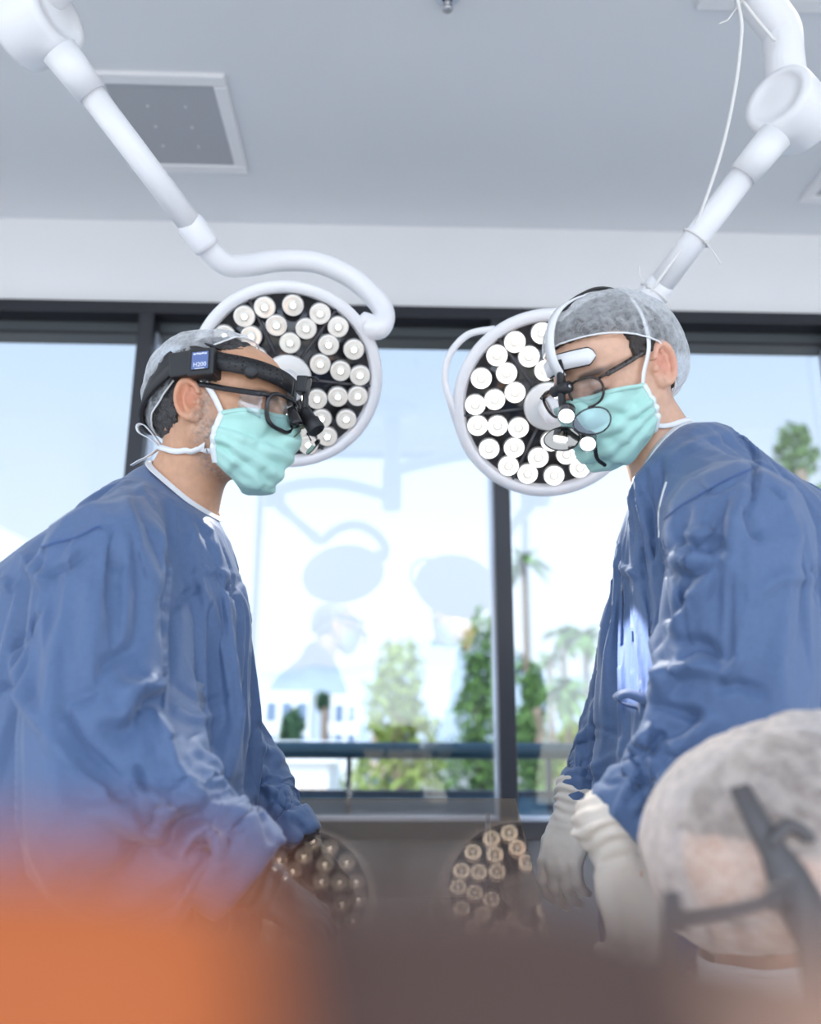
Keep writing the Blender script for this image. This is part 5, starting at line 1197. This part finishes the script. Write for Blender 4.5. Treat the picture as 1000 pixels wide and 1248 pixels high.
# stool under the seated person
st = empty('stool', (hipC[0], hipC[1], 0), 'round grey stool under the seated person', 'stool')
obj('seat', lathe([(.15, 0), (.165, .01), (.165, .045), (.15, .06), (.01, .062)], (hipC[0] + .02, hipC[1], .36), (0, 0, 1), 32), M['grey'], st)
obj('column', lathe([(.03, 0), (.03, .32)], (hipC[0] + .02, hipC[1], .05), (0, 0, 1), 20), M['steel'], st)
for k in range(5):
    a = k * 2 * PI / 5; obj('leg', tube([(hipC[0] + .02, hipC[1], .07), (hipC[0] + .02 + .24 * math.cos(a), hipC[1] + .24 * math.sin(a), .035)], [.02, .014], 10), M['steel'], st)
# bar frame in front of the seated person
bf = empty('bar_frame', P(945, 1092, .54) * [1, 1, 0], 'dark grey metal bar bent downward in front of the seated person', 'bar')
b0, b1, b2_ = P(890, 1108, .54), P(948, 1094, .54), P(985, 1180, .53)
obj('top_bar', tube(smooth_path([b0 - [.03, 0, .004], b0, b1], 16), .0042, 10), M['dimstrap'], bf)
obj('knuckle', lathe([(.004, -.006), (.0075, -.005), (.0075, .005), (.004, .006)], b1, (0, 1, 0), 16), M['dimstrap'], bf)
obj('post', tube(smooth_path([b1, b2_, b2_ * [1, 1, 0] + [.02, 0, .5], b2_ * [1, 1, 0] + [.02, 0, .01]], 24), .0045, 10), M['dimstrap'], bf)
obj('post', tube(smooth_path([b0 - [.03, 0, .004], b0 - [.04, 0, .08], (b0 - [.05, 0, 0]) * [1, 1, 0] + [0, 0, .01]], 20), .0045, 10), M['dimstrap'], bf)
obj('foot_plate', box2(b2_ * [1, 1, 0] + [-.32, -.05, 0], b2_ * [1, 1, 0] + [.08, .05, .012]), M['dimstrap'], bf, smooth=False)

# ------------------------------------------------------------------ operating table, and a smoked sheet added to mirror the lamp LEDs
M['pad'] = mat('brown_table_pad', (.075, .055, .048), .4, spec=.5, var=(20, .08))
u_ = lambda v: v / np.linalg.norm(v)
q1 = P(612, 1092, 1.25); n1 = u_(u_(CAM - q1) + u_(RC + [-.05, 0, 0] - q1)); q2 = P(405, 1085, 1.25); n2 = u_(u_(CAM - q2) + u_(LC + [.05, 0, 0] - q2)); nT = u_((n1 + n2) * [0, .5, .5])
ax_y = u_(np.cross(nT, [1, 0, 0])); ax_y = ax_y if ax_y[1] > 0 else -ax_y; BT = np.stack([[1, 0, 0], ax_y, nT], 1)
TX0, TX1 = -.155, .185; ztab = P(500, 1092, 1.60)[2]
ot = empty('operating_table', (.015, 1.2, 0), 'operating table with a dark brown pad between the two surgeons', 'table')
bevel(obj('pad', box2([TX0, .70, ztab - .05], [TX1, 1.60, ztab]), M['pad'], ot, smooth=False), .012, 3)
bevel(obj('table_top', box2([TX0 - .005, .69, ztab - .08], [TX1 + .005, 1.61, ztab - .05]), M['grey'], ot, smooth=False), .004)
for x in (TX0 - .012, TX1 + .012): obj('side_rail', box2([x - .006, .8, ztab - .078], [x + .006, 1.5, ztab - .052]), M['steel'], ot, smooth=False)
obj('column', box2([-.08, 1.05, .10], [.11, 1.3, ztab - .08]), M['grey'], ot, smooth=False)
bevel(obj('base', box2([-.15, .80, 0], [.18, 1.55, .10]), M['grey'], ot, smooth=False), .02)
M['smoke'] = glass_mat('smoked_acrylic', (.80, .76, .73), .06, 0, (1, .84, .68))
sb = q1 + ax_y * ((ztab + .004 - q1[2]) / ax_y[2]); ln = .37; mid = sb + ax_y * ln / 2
sh_ = empty('led_reflector_sheet', (.02, sb[1], ztab), 'tilted smoked acrylic sheet added on the table to mirror the lamp LEDs', 'shield')
bevel(obj('sheet', box([.02, mid[1], mid[2]], (.40, ln, .005), BT), M['smoke'], sh_, smooth=False), .001)
for x in (-.14, .17): obj('foot', tube([sb * [0, 1, 1] + [x, .30, ax_y[2] / ax_y[1] * .30 - .004], [x, sb[1] + .30, ztab]], .004, 8), M['clearpl'], sh_)
print('shield', nT, sb, sb + ax_y * ln, [proj(np.array([x, v[1], v[2]])) for v in (sb, sb + ax_y * ln) for x in (-.18, .22)])

# ------------------------------------------------------------------ unseen stand, with out-of-focus cloths added to stand for the lens blurs
M['drape'] = mat('brown_blur_fabric', (.088, .047, .035), .75, var=(30, .08)); M['orange'] = mat('orange_blur_cloth', (.52, .125, .03), .8, var=(60, .08)); M['tan'] = mat('tan_ghost_cloth', (.38, .22, .15), .8, var=(60, .08))
ms = empty('instrument_stand', (0, .05, 0), 'instrument stand directly under the viewer below the added brown cloth', 'stand')
bevel(obj('tray', box2([-.26, -.17, .925], [.26, .24, .94]), M['steel'], ms, smooth=False), .006)
obj('pole', lathe([(.016, 0), (.016, .86)], (0, -.14, .06), (0, 0, 1), 16), M['steel'], ms)
obj('base', tube([(-.22, .2, .03), (-.2, -.16, .03), (.2, -.16, .03), (.22, .2, .03)], .018, 10), M['steel'], ms)
def heap(name, label, cat, m, x0, x1, yr, prof, seed, zb=.9405, near=.10, far_=.10):
    """folded cloth: a ridge along x whose crest follows prof(x), falling away in front and behind"""
    nx, ny = 60, 40; xs = np.linspace(x0, x1, nx); ts = np.linspace(-1, 1, ny); V = np.zeros((nx, ny, 3)); B = np.zeros((nx, ny, 3))
    for i, x in enumerate(xs):
        zc = prof(x); e = min(1, 12 * min(i, nx - 1 - i) / (nx - 1)) ** .5
        for j, t in enumerate(ts):
            y = yr + (t * near if t < 0 else t * far_); hh = (1 - abs(t) ** 1.5) ** .8
            V[i, j] = (x, y, zb + (zc - zb) * hh * e + .0008 * math.sin(60 * x + seed) * hh)
    v, f = gridmesh(V); o = obj(name, (v, f), m, None, loc=(0, yr, zb)); tag(o, label, cat); solid(o, .002, -1); return o
zpx = lambda py, d: P(500, py, d)[2]
heap('brown_blur_cloth', 'dark brown cloth added to make the blurred haze along the bottom edge', 'drape', M['drape'], -.20, .22, .085, lambda x: np.interp(x / .085 * 1000 + 500, [-800, 0, 430, 700, 800, 1000, 2600], [zpx(1250, .085), zpx(1200, .085), zpx(1108, .085), zpx(1105, .085), zpx(1145, .085), zpx(1180, .085), zpx(1200, .085)]), 1, near=.075, far_=.14)  # brown cloth ridge stands in for the haze close to the lens
heap('orange_blur_cloth', 'orange cloth standing for the big blur in the lower left corner', 'towel', M['orange'], -.19, .004, .072, lambda x: np.interp(x / .072 * 1000 + 500, [-2200, -300, 0, 150, 300, 420, 520, 560], [zpx(1090, .072), zpx(1050, .072), zpx(1055, .072), zpx(1070, .072), zpx(1092, .072), zpx(1135, .072), zpx(1205, .072), zpx(1250, .072)]), 2, near=.060, far_=.05)  # orange cloth ridge stands in for an unidentified blur near the lens
heap('tan_ghost_cloth', 'tan cloth added for the soft lens ghost at the bottom right below the gauze cap', 'towel', M['tan'], .015, .19, .078, lambda x: np.interp(x / .078 * 1000 + 500, [740, 790, 850, 1000, 2700], [zpx(1260, .078), zpx(1180, .078), zpx(1165, .078), zpx(1190, .078), zpx(1210, .078)]), 3, near=.062, far_=.08)  # tan cloth ridge stands in for a pale lens ghost

# ------------------------------------------------------------------ light thrown by the lamps
def spot(name, loc, target, power, size, radius, col=(1, 1, 1), blend=.4):
    l = bpy.data.lights.new(name, 'SPOT'); l.energy = power; l.spot_size = math.radians(size); l.spot_blend = blend; l.shadow_soft_size = radius; l.color = col
    o = bpy.data.objects.new(name, l); link(o); o.location = loc; o.rotation_euler = Vector(np.asarray(target) - np.asarray(loc)).to_track_quat('-Z', 'Y').to_euler(); return o
for nm, c, n_ in (('lamp_beam', LC, LN), ('lamp_beam', RC, RN)):
    n_ = n_ / np.linalg.norm(n_); spot(nm, c + n_ * .14, c + n_, 10, 95, .0, (1, .97, .92), .8)
hp = bvB.ray_cast(Vector(CAM), Vector(ray(772, 800)).normalized())[0]
tgt = np.array(hp) if hp is not None else P(775, 800, 1.2)
spot('headlamp_beam', axp(388, 528), tgt, 42, 13, .006, (.93, .88, 1), .5)
tb_ = np.array(P(640, 1100, 1.2))
spot('loupe_beam', cb + ldir * .01, tb_, 1.2, 30, .008, (1, 1, 1), .5)
